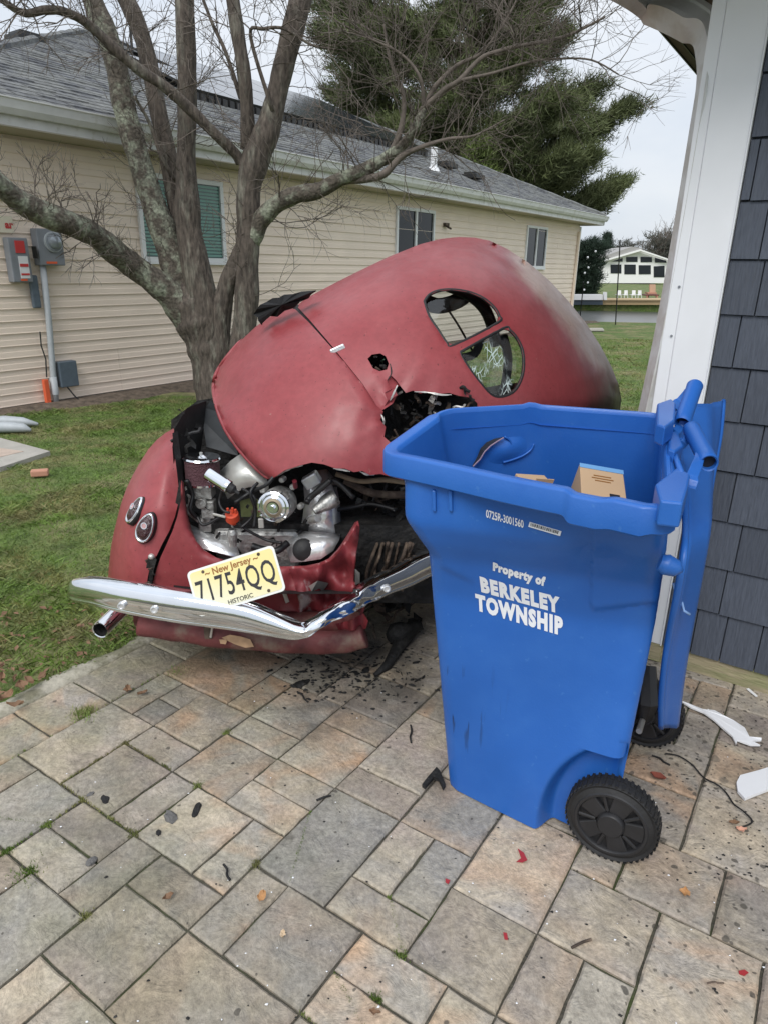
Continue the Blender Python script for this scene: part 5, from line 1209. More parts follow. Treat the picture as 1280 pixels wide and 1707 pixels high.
# tail pipe
t0, t1 = PY(206, 1012, 2.36), PY(167, 1051, 2.20); ax = (t1-t0).normalized(); Lt = (t1-t0).length
tp_ = MB().lathe(t0, ax, [(0, .030), (Lt-.004, .0315), (Lt, .0305), (Lt-.002, .027), (Lt-.09, .027), (Lt-.09, 0)], 28).build('tail_pipe', M['chrome'], car, angle=50)
MB().lathe(t0, ax, [(Lt-.08, .0262), (Lt-.006, .0262)], 28).build('pipe_bore', M['black'], tp_)

# --- engine bay
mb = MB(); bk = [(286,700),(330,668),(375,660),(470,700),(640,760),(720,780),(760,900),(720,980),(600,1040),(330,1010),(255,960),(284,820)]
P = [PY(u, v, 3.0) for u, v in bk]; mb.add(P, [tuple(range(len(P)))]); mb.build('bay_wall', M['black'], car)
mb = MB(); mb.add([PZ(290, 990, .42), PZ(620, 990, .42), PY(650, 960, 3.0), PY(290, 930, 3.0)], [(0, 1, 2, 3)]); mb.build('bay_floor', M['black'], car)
# inner panels at the upper left of the bay
mb = MB(); P = [PY(u, v, y) for u, v, y in ((352,668,2.82),(375,690,2.8),(392,735,2.75),(398,760,2.72),(345,745,2.78),(338,700,2.85),(343,680,2.85))]; mb.add(P, [tuple(range(7))]); mb.build('inner_panel', M['greypanel'], car)
rws = [[PY(u, v, y) for u, v, y in ((291,716,2.58),(288,745,2.56),(290,775,2.55),(293,790,2.56))], [PY(u, v, y) for u, v, y in ((312,680,2.72),(310,715,2.7),(308,750,2.66),(306,785,2.62))], [PY(u, v, y) for u, v, y in ((345,668,2.85),(343,700,2.85),(336,745,2.8),(330,790,2.78))]]
MB().grid(rws).build('wheel_arch_liner', M['rubber'], car, smooth=True)
crumple('arch_rags', (298, 680, 330, 740), 9, [M['black'], M['rubber'], M['mat_black_cloth']], 2.66, .08, (.02, .05), car, 21)
MB().grid([[PY(u, v, y) for u, v, y in ((288,722,2.54),(290,745,2.52),(296,790,2.5),(300,830,2.47),(307,870,2.45))], [PY(u, v, y) for u, v, y in ((296,718,2.56),(300,745,2.55),(306,790,2.54),(309,830,2.5),(313,868,2.47))]]).build('black_flange', M['rubber'], car)
eng = MB().box(PY(440, 900, 2.68), (.34, .30, .20)).build('engine', M['alu'], car, bevel=.02)
# air filter
fc = PY(338, 783, 2.56)
MB().lathe(fc, (0, 0, 1), [(-.045, 0), (-.045, .066), (.045, .066), (.045, 0)], 32).build('air_filter', M['filter'], eng, angle=40)
MB().lathe(fc, (.03, 0, 1), [(.043, .070), (.047, .072), (.053, .068), (.055, .05), (.053, .02), (.058, .012), (.062, .0)], 32).build('filter_lid', M['chrome'], eng, angle=50)
MB().lathe(fc, (0, 0, 1), [(-.053, .06), (-.053, .071), (-.045, .072), (-.044, .060)], 32).build('filter_base', M['chrome'], eng, angle=50)
MB().lathe(fc+Vector((0, 0, .055)), (0, 0, 1), [(0, .007), (.014, .007), (.016, 0)], 8).build('wing_nut', M['alu'], eng)
mb = MB(); c = fc+Vector((0, 0, -.10)); mb.box(c+Vector((0, 0, .02)), (.075, .07, .06)); mb.box(c+Vector((.02, -.02, -.05)), (.05, .05, .07)); mb.tube([c+Vector((-.04, -.03, 0)), c+Vector((-.05, -.05, -.06)), c+Vector((0, -.05, -.1))], .012, 8); mb.lathe(c+Vector((0, -.04, -.02)), (0, -1, 0), [(0, .022), (.02, .022), (.022, 0)], 14); mb.box(c+Vector((0, 0, -.12)), (.05, .05, .06))
mb.build('carburettor', M['alu'], eng, bevel=.004)
# coil
a_, b2 = PY(346, 789, 2.42), PY(382, 812, 2.40); ax = b2-a_; MB().lathe(a_, ax, [(0, 0), (.0, .022), (.004, .024), (ax.length*.8, .024), (ax.length*.82, .026), (ax.length, .025), (ax.length, 0)], 22).build('ignition_coil', M['chrome'], eng, angle=50)
MB().lathe(b2, ax, [(0, .020), (.02, .018), (.03, .008), (.045, .006), (.045, 0)], 14).build('coil_cap', M['rubber'], eng)
# fan shroud: bright folded sheets
def sheet(pp, name, m_, par, solid=.004):
    o = MB().grid([[PY(*p) for p in r_] for r_ in pp]).build(name, m_, par, smooth=True); s_ = o.modifiers.new('s', 'SOLIDIFY'); s_.thickness = solid; return o
sheet([[(368,785,2.62),(385,768,2.62),(405,754,2.63),(425,770,2.6),(443,795,2.58)],[(366,800,2.60),(390,790,2.57),(412,785,2.56),(430,795,2.56),(448,806,2.55)],[(380,832,2.58),(395,820,2.56),(415,812,2.55),(432,812,2.55),(448,815,2.54)]], 'fan_shroud', mat('bright_sheet', (.62, .62, .58), .35, .45, var=.1, bump=.15, bscale=6), eng)
sheet([[(505,800,2.60),(525,785,2.61),(545,782,2.62),(560,800,2.62)],[(508,830,2.58),(530,822,2.56),(555,822,2.57),(567,840,2.6)],[(505,862,2.56),(530,862,2.54),(556,866,2.55),(569,882,2.58)],[(500,885,2.56),(528,890,2.54),(555,900,2.54),(568,905,2.56)]], 'fan_shroud_side', M['crumpled'], eng)
sheet([[(482,890,2.56),(510,885,2.54),(545,888,2.53),(568,890,2.55)],[(478,915,2.50),(505,905,2.47),(540,902,2.46),(566,900,2.5)],[(485,938,2.45),(510,936,2.44),(535,932,2.43),(556,918,2.46)]], 'engine_tin', M['crumpled'], eng)
sheet([[(310,868,2.56),(335,872,2.6),(372,880,2.62),(392,890,2.62)],[(318,890,2.52),(345,893,2.52),(372,902,2.52),(396,912,2.52)],[(338,914,2.46),(360,920,2.45),(380,925,2.45),(402,930,2.45)]], 'engine_tin', M['crumpled'], eng)
MB().lathe(PY(507, 917, 2.46), (.1, -1, .35), [(-.02, .045), (.0, .043), (.012, .03), (.014, 0)], 20).build('pulley', M['rubber'], eng, angle=40)
# alternator with pulley
ac = PY(456, 846, 2.40); aa = Vector((-.12, -1, .12)).normalized(); back = ac-aa*.13
MB().lathe(back, aa, [(0, .02), (.0, .050), (.02, .062), (.075, .064), (.085, .058), (.10, .052), (.105, .03), (.105, 0)], 32, ref=(0, 0, 1)).build('alternator', M['alu'], eng, angle=35)
for k in range(10):
    an = 2*math.pi*k/10; rd = (Vector((1, 0, 0))*math.cos(an)+Vector((0, 0, 1))*math.sin(an)); MB().box(back+aa*.088+rd*.050, (.012, .03, .02), rd.cross(aa), aa, rd).build('alternator_fin', M['alu'], eng)
MB().lathe(ac, aa, [(-.02, 0.0390), (-.015, 0.0572), (-.008, 0.0611), (.000, 0.0598), (.004, 0.0520), (-.004, 0.0442), (.0, 0.0364), (.006, 0.0351), (.004, 0.0234), (.010, 0.0208), (.010, 0.0117), (.024, 0.0104), (.024, 0.0000)], 36).build('alternator_pulley', M['chrome'], eng, angle=28)
MB().lathe(ac, aa, [(.0065, .0355), (.0085, .026), (.0085, .024)], 30).build('pulley_face', mat('worn_brass', (.42, .34, .24), .35, .8), eng)
for (u, v) in ((488, 812), (500, 845), (470, 800), (438, 818)):
    MB().lathe(PY(u, v, 2.46), aa, [(-.03, .012), (.0, .012), (.004, .008), (.004, 0)], 10).build('alternator_lug', M['alu'], eng, angle=40)
a_ = PY(493, 812, 2.45); MB().tube([a_, a_+Vector((.0, -.02, .03))], .009, 8).build('red_terminal', mat('dark_red_plastic', (.16, .02, .03), .4), eng)
# right-hand housing
mb = MB(); mb.lathe(PY(560, 828, 2.50), Vector((-.75, -.35, -.45)), [(0, .0), (0, .030), (.02, .034), (.05, .030), (.07, .022), (.10, .018), (.10, 0)], 18); mb.lathe(PY(520, 868, 2.46), Vector((.5, -.6, .4)), [(0, 0), (0, .018), (.05, .016), (.05, 0)], 12)
mb.build('fuel_pump', M['alu'], eng, angle=40)
MB().box(PY(520, 800, 2.54), (.07, .05, .05), (.8, 0, .5), (0, 1, 0), (-.5, 0, .8)).build('bracket_block', M['chromedull'], eng, bevel=.006)
# distributor with red cap
MB().lathe(PY(388, 862, 2.44), (0, -.5, 1), [(-.03, .016), (-.012, .016), (-.01, .027), (.018, .025), (.022, .012), (.022, 0)], 16).build('distributor_cap', M['redcap'], eng, angle=40)
mb = MB(); 
for k in range(5):
    an = k*1.25; p = PY(388, 862, 2.44)+Vector((math.cos(an)*.016, -.01, .022+math.sin(an)*.006)); mb.tube([p, p+Vector((0, -.004, .014))], .005, 6)
mb.build('cap_towers', M['redcap'], eng, kind='stuff')
MB().tube([PY(356, 857, 2.44), PY(377, 862, 2.42)], .005, 6).build('vacuum_rod', M['bright'], eng)
MB().lathe(PY(388, 890, 2.46), (0, 0, 1), [(-.05, .014), (.0, .02), (.02, .014)], 12).build('distributor_body', M['alu'], eng)
MB().box(PY(436, 872, 2.42), (.020, .012, .038)).build('data_tag', M['bright'], eng, bevel=.002)
hs = [([(552,800),(535,815),(517,830),(512,838)], 2.44, .012), ([(590,830),(560,802),(540,808),(520,828)], 2.46, .010), ([(392,838),(420,820),(445,808),(460,790)], 2.42, .007), ([(385,850),(362,865),(340,875),(330,862)], 2.46, .006), ([(395,870),(415,885),(445,900),(470,905)], 2.44, .006),
      ([(372,815),(366,835),(372,850),(384,855)], 2.42, .005), ([(404,815),(425,830),(422,860),(402,880)], 2.44, .006), ([(430,805),(418,822),(426,850),(424,880)], 2.43, .006), ([(560,850),(590,845),(620,840),(660,850)], 2.6, .010), ([(480,905),(462,918),(440,916),(420,910)], 2.45, .014), ([(312,800),(322,825),(318,850),(335,868)], 2.5, .008)]
for pp, y, r_ in hs: curve3([PY(u, v, y+random.uniform(-.02, .02)) for u, v in pp], r_, 'hose', M['hose'], eng, 8, 5)
crumple('engine_clutter', (345, 835, 480, 935), 34, [M['alu'], M['black'], M['hose'], M['rust'], M['chromedull'], M['black']], 2.53, .05, (.010, .028), eng, 31)
crumple('engine_clutter', (310, 810, 350, 880), 12, [M['alu'], M['black'], M['hose'], M['black']], 2.56, .03, (.010, .025), eng, 32)
crumple('engine_clutter', (480, 850, 560, 890), 6, [M['alu'], M['black'], M['hose'], M['chromedull']], 2.52, .03, (.010, .025), eng, 33)
mb = MB(); P = [PY(u, v, 2.62) for u, v in ((400,835),(425,828),(448,850),(440,880),(405,880))]; mb.add(P, [tuple(range(5))]); mb.build('green_bracket', mat('olive_panel', (.14, .16, .06), .7, var=.4), eng)
# --- torn right side: dark tangle, roots, bent bars
crumple('torn_wiring', (575, 800, 700, 960), 110, [M['black'], M['black'], M['hose'], M['black'], M['hose'], M['rust']], 2.74, .14, (.02, .06), car, 41)
crumple('torn_wiring', (600, 940, 705, 1040), 30, [M['black'], M['black'], M['rust']], 2.75, .12, (.03, .07), car, 42)
curve3([PY(560, 790, 2.55), PY(600, 802, 2.55), PY(640, 800, 2.52), PY(680, 805, 2.5)], .010, 'bent_rail', mat('tan_rust', (.24, .18, .12), .8, var=.3), car)
curve3([PY(575, 800, 2.6), PY(620, 822, 2.6), PY(680, 825, 2.6)], .016, 'bent_rail', M['rust'], car)
for k in range(9):
    u0 = 612+k*8; pp = [PY(u0+random.uniform(-6, 6)+dx, v, 2.5+random.uniform(-.04, .06)) for dx, v in ((14, 905), (6, 930), (2, 955), (-6, 985))]; curve3(pp, .005+.003*random.random(), 'dangling_root', M['rust'], car, 6, 4)
# undercarriage hidden mass to close the light below
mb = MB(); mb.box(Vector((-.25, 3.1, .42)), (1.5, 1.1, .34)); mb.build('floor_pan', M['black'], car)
# tyre hidden behind the fender and one flat under the far side
for (x, y) in ((-.92, 2.95), (.45, 3.2)):
    MB().lathe(Vector((x-.09, y, .31)), (1, 0, 0), [(0, .12), (0, .28), (.03, .31), (.15, .31), (.18, .28), (.18, .12)], 32).build('tyre', M['rubber'], car, smooth=True)
# bumper iron hanging with a red scrap at its right end
relief('apron_scrap', [(560,1040),(585,1034),(606,1022),(614,1035),(610,1048),(585,1052),(565,1050)], lambda u, v: 2.24+.02*math.sin(u*.2), M['scraped'], car, back=.01, shr=.02, step=6.)
# greasy driveshaft lump on the pavers under the wreck
lp_ = empty('broken_axle_lump', PZ(665, 1075), 'greasy black broken axle joint lying under the right side of the wreck', 'car part')
MB().lathe(PZ(648, 1062, .05), (.8, .5, .1), [(0, 0), (0, .025), (.03, .05), (.07, .045), (.10, .03), (.16, .025), (.16, 0)], 16).build('joint', M['black'], lp_, smooth=True)
MB().tube([PZ(690, 1045, .06), PZ(665, 1075, .03), PZ(645, 1110, .015), PZ(625, 1125, .01)], [.03, .028, .02, .008], 8).build('rag', M['black'], lp_, smooth=True)

# ================================================================== BARE TREE
tr = empty('bare_tree', PY(365, 660, 8.1), 'bare multi stemmed tree with lichen patches behind the wrecked car', 'tree')
ORG[tr.name].z = 0; tr.location.z = 0
def limb(px, name, m_, par, seg=5, n=12):
    pts = [PY(u, v, Y) for u, v, Y, r in px]; rad = [.96*r*((PY(u, v, Y)-Vector((0, 0, CAMH))).dot(FW))/FPX for u, v, Y, r in px]
    sp = smooth(pts, seg); rs = []
    for i in range(len(rad)-1):
        for j in range(seg): rs.append(rad[i]+(rad[i+1]-rad[i])*j/seg)
    rs.append(rad[-1]); rs = [r*(1+.035*math.sin(i*1.1+px[0][0])+random.uniform(-.02, .02)) for i, r in enumerate(rs)]
    sp = [p+Vector((random.uniform(-1, 1), random.uniform(-1, 1), random.uniform(-1, 1)))*r*.015 for p, r in zip(sp, rs)]
    mb = MB(); mb.tube(sp, rs, n); o = mb.build(name, m_, par, smooth=True); return o, sp, rs
trunk, sp0, rs0 = limb([(376, 710, 8.1, 50), (368, 660, 8.1, 42), (358, 610, 8.1, 38), (348, 570, 8.1, 39), (336, 535, 8.1, 44), (322, 505, 8.1, 42), (312, 480, 8.1, 30), (306, 462, 8.1, 12)], 'trunk', M['bark'], tr, n=16)
LB = {
 'A': ([(352, 620, 8.1, 14), (332, 545, 8.1, 26), (306, 480, 8.1, 27), (285, 420, 8.1, 24), (262, 355, 8.1, 22), (240, 290, 8.1, 20), (222, 230, 8.1, 20), (206, 170, 8.1, 20), (195, 110, 8.1, 19), (180, 60, 8.1, 19), (158, 8, 8.1, 18), (140, -40, 8.1, 16)], 'barklich'),
 'B': ([(312, 395, 8.2, 18), (292, 330, 8.25, 15), (279, 250, 8.3, 15), (263, 180, 8.35, 15), (250, 110, 8.4, 15), (232, 45, 8.4, 15), (205, -12, 8.4, 15), (190, -40, 8.4, 14)], 'bark'),
 'C': ([(364, 640, 8.05, 16), (352, 560, 8.03, 28), (337, 490, 8.0, 27), (318, 400, 8.0, 23), (313, 330, 8.0, 21), (311, 260, 8.0, 16), (313, 180, 8.0, 17), (312, 100, 8.0, 17), (308, 0, 8.0, 17), (306, -40, 8.0, 16)], 'bark'),
 'D': ([(398, 640, 7.9, 24), (405, 570, 7.9, 21), (412, 500, 7.9, 21), (413, 430, 7.9, 20), (414, 370, 7.9, 20), (416, 310, 7.9, 21), (428, 262, 7.9, 25), (447, 215, 7.9, 22), (459, 170, 7.9, 18), (471, 120, 7.9, 18), (485, 65, 7.9, 19), (500, 5, 7.9, 20), (512, -45, 7.9, 18)], 'bark'),
 'E': ([(366, 640, 8.0, 14), (364, 590, 8.0, 24), (367, 530, 8.0, 20), (378, 480, 7.98, 16), (395, 440, 7.95, 16), (410, 405, 7.93, 14)], 'bark'),
 'F': ([(412, 250, 7.9, 12), (413, 190, 7.85, 12), (407, 120, 7.8, 12), (396, 50, 7.8, 12), (386, -20, 7.8, 12), (382, -45, 7.8, 11)], 'bark'),
 'L': ([(356, 610, 8.1, 16), (326, 545, 8.08, 32), (292, 497, 8.0, 28), (262, 472, 7.9, 23), (225, 445, 7.8, 21), (190, 418, 7.6, 22), (155, 390, 7.4, 20), (115, 372, 7.1, 21), (70, 355, 6.9, 22), (30, 333, 6.7, 19), (-10, 300, 6.5, 18), (-50, 270, 6.3, 17)], 'barklich'),
 'G': ([(416, 430, 7.9, 8), (424, 395, 7.88, 15), (437, 365, 7.85, 16), (462, 340, 7.8, 15), (495, 324, 7.75, 15), (530, 318, 7.7, 14), (560, 302, 7.65, 12), (595, 288, 7.6, 12), (622, 275, 7.6, 11), (645, 262, 7.6, 10), (672, 240, 7.6, 9), (690, 215, 7.5, 8), (706, 180, 7.5, 7)], 'barklich'),
 'H': ([(402, 270, 7.9, 10), (392, 255, 7.85, 9), (352, 216, 7.7, 9), (310, 175, 7.6, 10), (272, 142, 7.5, 9), (235, 118, 7.4, 9), (192, 82, 7.3, 9), (150, 42, 7.2, 8), (115, 22, 7.1, 7), (80, 16, 7.0, 7), (40, 22, 6.9, 6), (0, -2, 6.8, 5), (-40, -20, 6.7, 5)], 'bark'),
 'I': ([(706, 180, 7.5, 6.5), (740, 150, 7.4, 5), (765, 134, 7.3, 4.5), (800, 98, 7.3, 4), (835, 84, 7.2, 3.6), (868, 76, 7.2, 3.2), (920, 66, 7.1, 2.8), (958, 54, 7.1, 2.4), (1008, 28, 7.0, 1.8)], 'twig'),
 'J': ([(700, 195, 7.5, 5), (722, 148, 7.5, 4.2), (760, 110, 7.5, 3.6), (800, 90, 7.5, 3), (826, 58, 7.5, 2.4), (850, 20, 7.5, 2), (870, -20, 7.5, 1.6)], 'twig'),
 'K': ([(575, 300, 7.65, 8), (610, 298, 7.6, 7), (640, 290, 7.5, 6.5), (668, 262, 7.5, 5.5), (700, 246, 7.4, 4), (745, 232, 7.4, 3), (790, 226, 7.3, 2), (840, 200, 7.2, 1.5)], 'twig'),
 'M': ([(650, 258, 7.6, 6), (668, 215, 7.6, 5), (672, 160, 7.6, 4), (650, 100, 7.6, 3), (640, 40, 7.6, 2)], 'twig'),
 'N': ([(706, 180, 7.5, 4), (700, 130, 7.4, 3), (668, 90, 7.4, 2.4), (612, 62, 7.4, 1.8), (570, 40, 7.3, 1.4)], 'twig'),
 'O': ([(765, 134, 7.3, 3.2), (820, 122, 7.2, 2.6), (880, 104, 7.1, 2.2), (930, 98, 7.1, 1.8), (985, 100, 7.0, 1.5), (1030, 124, 7.0, 1.2)], 'twig'),
 'P': ([(402, 165, 7.85, 4), (378, 90, 7.8, 3.4), (355, 40, 7.8, 3), (336, -10, 7.8, 2.4)], 'bark'),
 'Q': ([(293, 300, 8.2, 4), (270, 262, 8.1, 3.5), (250, 205, 8.1, 3), (224, 160, 8.0, 2.4)], 'bark'),
 'R': ([(455, 185, 7.8, 4), (418, 60, 7.7, 3), (440, 48, 7.6, 3), (475, 48, 7.6, 2.6), (520, 75, 7.5, 2.0), (560, 82, 7.5, 1.5)], 'bark'),
}
random.seed(21)
paths = []
for k, (px, mm) in LB.items():
    o, sp_, rs_ = limb(px, 'branch', M[mm], trunk, n=12 if px[0][3] > 9 else 7); paths.append((k, sp_, rs_))
# twigs
TV = []; TF = []; tq = random.Random(9)
def addtw(path, r0, r1):
    n = 3; k0 = len(TV); m_ = len(path)
    for i, p in enumerate(path):
        t = (path[min(i+1, m_-1)]-path[max(i-1, 0)]); a = t.orthogonal().normalized(); b = t.cross(a).normalized(); r = r0+(r1-r0)*i/(m_-1)
        for j in range(n): an = 2.0944*j; TV.append(tuple(p+(a*math.cos(an)+b*math.sin(an))*r))
    for i in range(m_-1):
        for j in range(n): TF.append((k0+i*n+j, k0+i*n+(j+1) % n, k0+(i+1)*n+(j+1) % n, k0+(i+1)*n+j))
def grow(p, d, Lt, r, lev, up=.15):
    n = max(3, int(Lt/.09)); path = [p.copy()]; d = d.normalized()
    for i in range(n):
        d = (d+Vector((tq.gauss(0, .22), tq.gauss(0, .22), tq.gauss(0, .2)+up*.25))).normalized(); path.append(path[-1]+d*Lt/n)
    addtw(path, r, r*.45)
    if lev > 0:
        for k in range(tq.randint(3, 5) if lev > 1 else tq.randint(2, 5)):
            i = tq.randint(1, n-1); s = d.cross(Vector((tq.gauss(0, 1), tq.gauss(0, 1), tq.gauss(0, 1)))).normalized()
            dd = (path[i+1]-path[i]).normalized()*.75+s*tq.uniform(.5, .9); grow(path[i].copy(), dd, Lt*tq.uniform(.35, .62), r*.6, lev-1, up)
dens = {'A': 20, 'B': 14, 'C': 10, 'D': 14, 'F': 8, 'L': 44, 'G': 30, 'H': 44, 'I': 34, 'J': 24, 'K': 26, 'M': 18, 'N': 22, 'O': 18, 'P': 5, 'Q': 7, 'R': 12}
for k, sp_, rs_ in paths:
    for c in range(dens.get(k, 0)):
        i = tq.randint(int(len(sp_)*(.15 if k not in 'L' else .3)), len(sp_)-2); p = sp_[i]
        d = Vector((tq.gauss(0, 1), tq.gauss(-.25, .6), tq.gauss(.35, .8)))
        t = (sp_[i+1]-sp_[i]).normalized(); d = d-t*d.dot(t)*.5+t*.5
        Lt = tq.uniform(.35, .9) if k in 'LACBD' else tq.uniform(.4, 1.15)
        if k in 'LAH' : Lt *= .8
        grow(p.copy(), d, Lt, tq.uniform(.0045, .0075) if k not in 'IJKMNO' else tq.uniform(.004, .006), 2)
    if k in 'IJKMNOHR': grow(sp_[-1].copy(), (sp_[-1]-sp_[-3]), .6, .004, 2)
npmesh('crown', TV, TF, M['twig'], trunk, kind='stuff')

# ================================================================== PINE AND FAR TREES
def needles(centers, dirs, n_each, ln, w, spread, axl, name, mm, par, seed=1):
    g = np.random.default_rng(seed); C = np.repeat(np.array(centers), n_each, 0); Dv = np.repeat(np.array(dirs), n_each, 0); n = len(C)
    base = C + Dv*g.uniform(-.5, .5, (n, 1))*axl + g.normal(0, spread, (n, 3))*np.array([1, 1, .55])
    d = Dv*.75+g.normal(0, .55, (n, 3)); d[:, 2] += .25; d /= np.linalg.norm(d, axis=1)[:, None]
    s = np.cross(d, g.normal(0, 1, (n, 3))); s /= np.linalg.norm(s, axis=1)[:, None]
    l_ = ln*g.uniform(.6, 1.3, (n, 1)); V = np.stack([base-s*w, base+s*w, base+d*l_], 1).reshape(-1, 3); F = np.arange(3*n).reshape(-1, 3)
    return npmesh(name, V, F, mm, par)
def inpoly(x, y, lp):
    c = False; n = len(lp)
    for i in range(n):
        x1, y1 = lp[i]; x2, y2 = lp[(i+1) % n]
        if (y1 > y) != (y2 > y) and x < (x2-x1)*(y-y1)/(y2-y1)+x1: c = not c
    return c
PYN = 31.
pn = empty('pine_tree', (PY(780, 300, PYN).x, PYN, 0), 'large green pine with upturned limbs rising behind the beige house roof', 'tree')
tx = PY(775, 250, PYN)
ptr = MB().tube([(tx.x, PYN, 0), (tx.x+.1, PYN, 5), (tx.x+.05, PYN, 9), (tx.x, PYN, 14), (tx.x, PYN, 19)], [.38, .32, .26, .18, .06], 10).build('trunk', M['pinewood'], pn, smooth=True)
OUT = [(540,-260),(530,-60),(533,30),(536,75),(548,112),(575,128),(562,160),(578,190),(608,205),(645,240),(700,270),(745,300),(830,330),(905,352),(950,362),(985,350),(965,338),(930,318),(965,296),(1000,280),(985,262),(950,258),(990,235),(1020,205),(1050,180),(1010,178),(968,200),(985,165),(962,150),(925,165),(940,130),(920,100),(930,60),(925,10),(905,-60),(880,-260)]
q = random.Random(77); C = []; Dr = []; limbs = []
tips = [(1052, 178, .5), (1036, 308, 1.0), (1000, 345, .3), (985, 262, -1.), (990, 150, .6), (960, 340, 0), (540, 60, -.5), (560, 160, .4), (600, 210, 1.), (930, 60, 0), (905, 0, -.5), (545, 10, .3), (1000, 215, 1.), (950, 300, -.6), (1015, 330, .6)]
for i in range(70):
    u, v = q.uniform(545, 960), q.uniform(-200, 340)
    if inpoly(u, v, OUT): tips.append((u, v, q.uniform(-4, 4)))
mbl = MB()
for (u, v, dy) in tips:
    tip = PY(u, v, PYN+dy); R_ = math.hypot(tip.x-tx.x, dy); z0_ = max(3.5, tip.z-R_*.16-.5)
    b0 = Vector((tx.x, PYN, z0_)); mid = b0.lerp(tip, .55)+Vector((0, 0, -.35)); path = smooth([b0, mid, b0.lerp(tip, .85)+Vector((0, 0, -.12)), tip], 5)
    mbl.tube(path, [.11*(1-i_/len(path))+.02 for i_ in range(len(path))], 5)
    for i_ in range(5, len(path)):
        for _ in range(4):
            j = Vector((q.gauss(0, .42), q.gauss(0, .55), q.gauss(.08, .2)))*(1.15-.65*i_/len(path)); p = path[i_]+j; d = (tip-b0).normalized()*.8+j.normalized()*.5+Vector((0, 0, .25)); d.normalize()
            uu, vv = PXL(p)
            C.append(tuple(p)); Dr.append(tuple(d))
# fill the mass of the crown
k = 0
while k < 470:
    u, v = q.uniform(530, 1000), q.uniform(-250, 360)
    if not inpoly(u, v, OUT): continue
    # holes where sky shows through
    if any(math.hypot((u-a)/1.3, v-b) < r for a, b, r in ((860, 285, 17), (925, 225, 13), (830, 250, 9), (905, 320, 12), (640, 60, 8), (700, 215, 10), (880, 180, 9), (895, 255, 14))): continue
    p = PY(u, v, PYN+q.uniform(-3.5, 3.5)); d = Vector((p.x-tx.x, q.uniform(-2, 2), 1.2)).normalized(); C.append(tuple(p)); Dr.append(tuple(d)); k += 1
mbl.build('limbs', M['pinewood'], ptr, kind='stuff')
needles(C, Dr, 105, .30, .017, .17, .75, 'crown', M['needle'], pn, 5)
# small bright conifer top just over the roof
cn = empty('green_conifer', PY(800, 300, 27.), 'small yellow green conifer top peeking over the house roof below the pine', 'tree')
c_ = PY(797, 262, 27.); C = []; Dr = []
for i in range(60):
    f = q.random(); a = q.uniform(0, 6.28); r = .85*f; C.append((c_.x+r*math.cos(a), 27+r*math.sin(a), c_.z+.55-f*1.6)); Dr.append((math.cos(a)*.5, math.sin(a)*.5, .7))
needles(C, Dr, 60, .22, .018, .12, .3, 'crown', mat('yellow_green_needles', (.11, .15, .035), .8, var=.3, vscale=2), cn, 6)
MB().tube([(c_.x, 27, 0), (c_.x, 27, c_.z+.3)], [.15, .03], 8).build('trunk', M['pinewood'], cn)
def conifer(name, u, vtop, vbot, Y, wpx, mm, label, cat='tree', n=160, e=50, rag=.25, seed=3, shape=1.):
    top, bot = PY(u, vtop, Y), PY(u, vbot, Y); H_ = top.z-bot.z; wid = wpx/2*Y*1.06/FPX; q = random.Random(seed)
    t = empty(name, (top.x, Y, bot.z), label, cat); C = []; Dr = []
    for i in range(n):
        f = q.random()**.75; a = q.uniform(0, 6.28); prof = (f**.9 if shape == 1. else math.sqrt(max(.05, 1-(1.25*f-.35)**2)))
        r = wid*prof*q.uniform(.2, 1.+rag); C.append((top.x+r*math.cos(a), Y+r*math.sin(a)*.8, top.z-f*H_)); Dr.append((math.cos(a)*.7, math.sin(a)*.7, .4))
    sz = wid*.16
    needles(C, Dr, e, sz*1.5, sz*.11, sz*.9, sz*1.8, 'crown', mm, t, seed)
    MB().tube([(top.x, Y, bot.z-.2), (top.x, Y, top.z-H_*.12)], [wid*.09, wid*.02], 7).build('trunk', M['pinewood'], t); return t
conifer('dark_bush', 978, 400, 500, 43, 52, M['conifer'], 'dark round evergreen with white balls beside the house corner on the far bank', 'tree', 420, 70, .1, 4, 0.)
for i, (u, v) in enumerate(((984, 429), (981, 446), (976, 471), (977, 483), (992, 419), (970, 455))):
    p = PY(u+(i*37 % 11)-5, v, 40.2); o = MB().lathe(p, (0, 0, 1), [(-.06, .0), (-.04, .04), (0, .06), (.04, .04), (.06, 0)], 10).build('white_ball', M['white'], bpy.data.objects['dark_bush'], smooth=True)
conifer('dark_spruce', 1012, 389, 470, 95, 38, M['conifer'], 'dark pointed spruce left of the far white house', 'tree', 300, 60, .15, 5)
conifer('grey_shrub_tree', 1040, 400, 470, 105, 40, M['farbush'], 'hazy grey green tree behind the roof of the far white house', 'tree', 200, 40, .3, 6, 0.)
conifer('brown_tree', 1104, 395, 470, 100, 40, M['farbush'], 'brownish bare tree right behind the far white house', 'tree', 260, 40, .3, 7, 0.)
conifer('far_evergreen', 990, 395, 470, 110, 34, M['conifer'], 'distant evergreen between the house corner and the dark spruce', 'tree', 160, 50, .3, 8)
conifer('back_tree', 1150, 385, 470, 120, 90, M['farbush'], 'distant bare tree hidden behind the white post', 'tree', 200, 40, .3, 9, 0.)
q = random.Random(15)
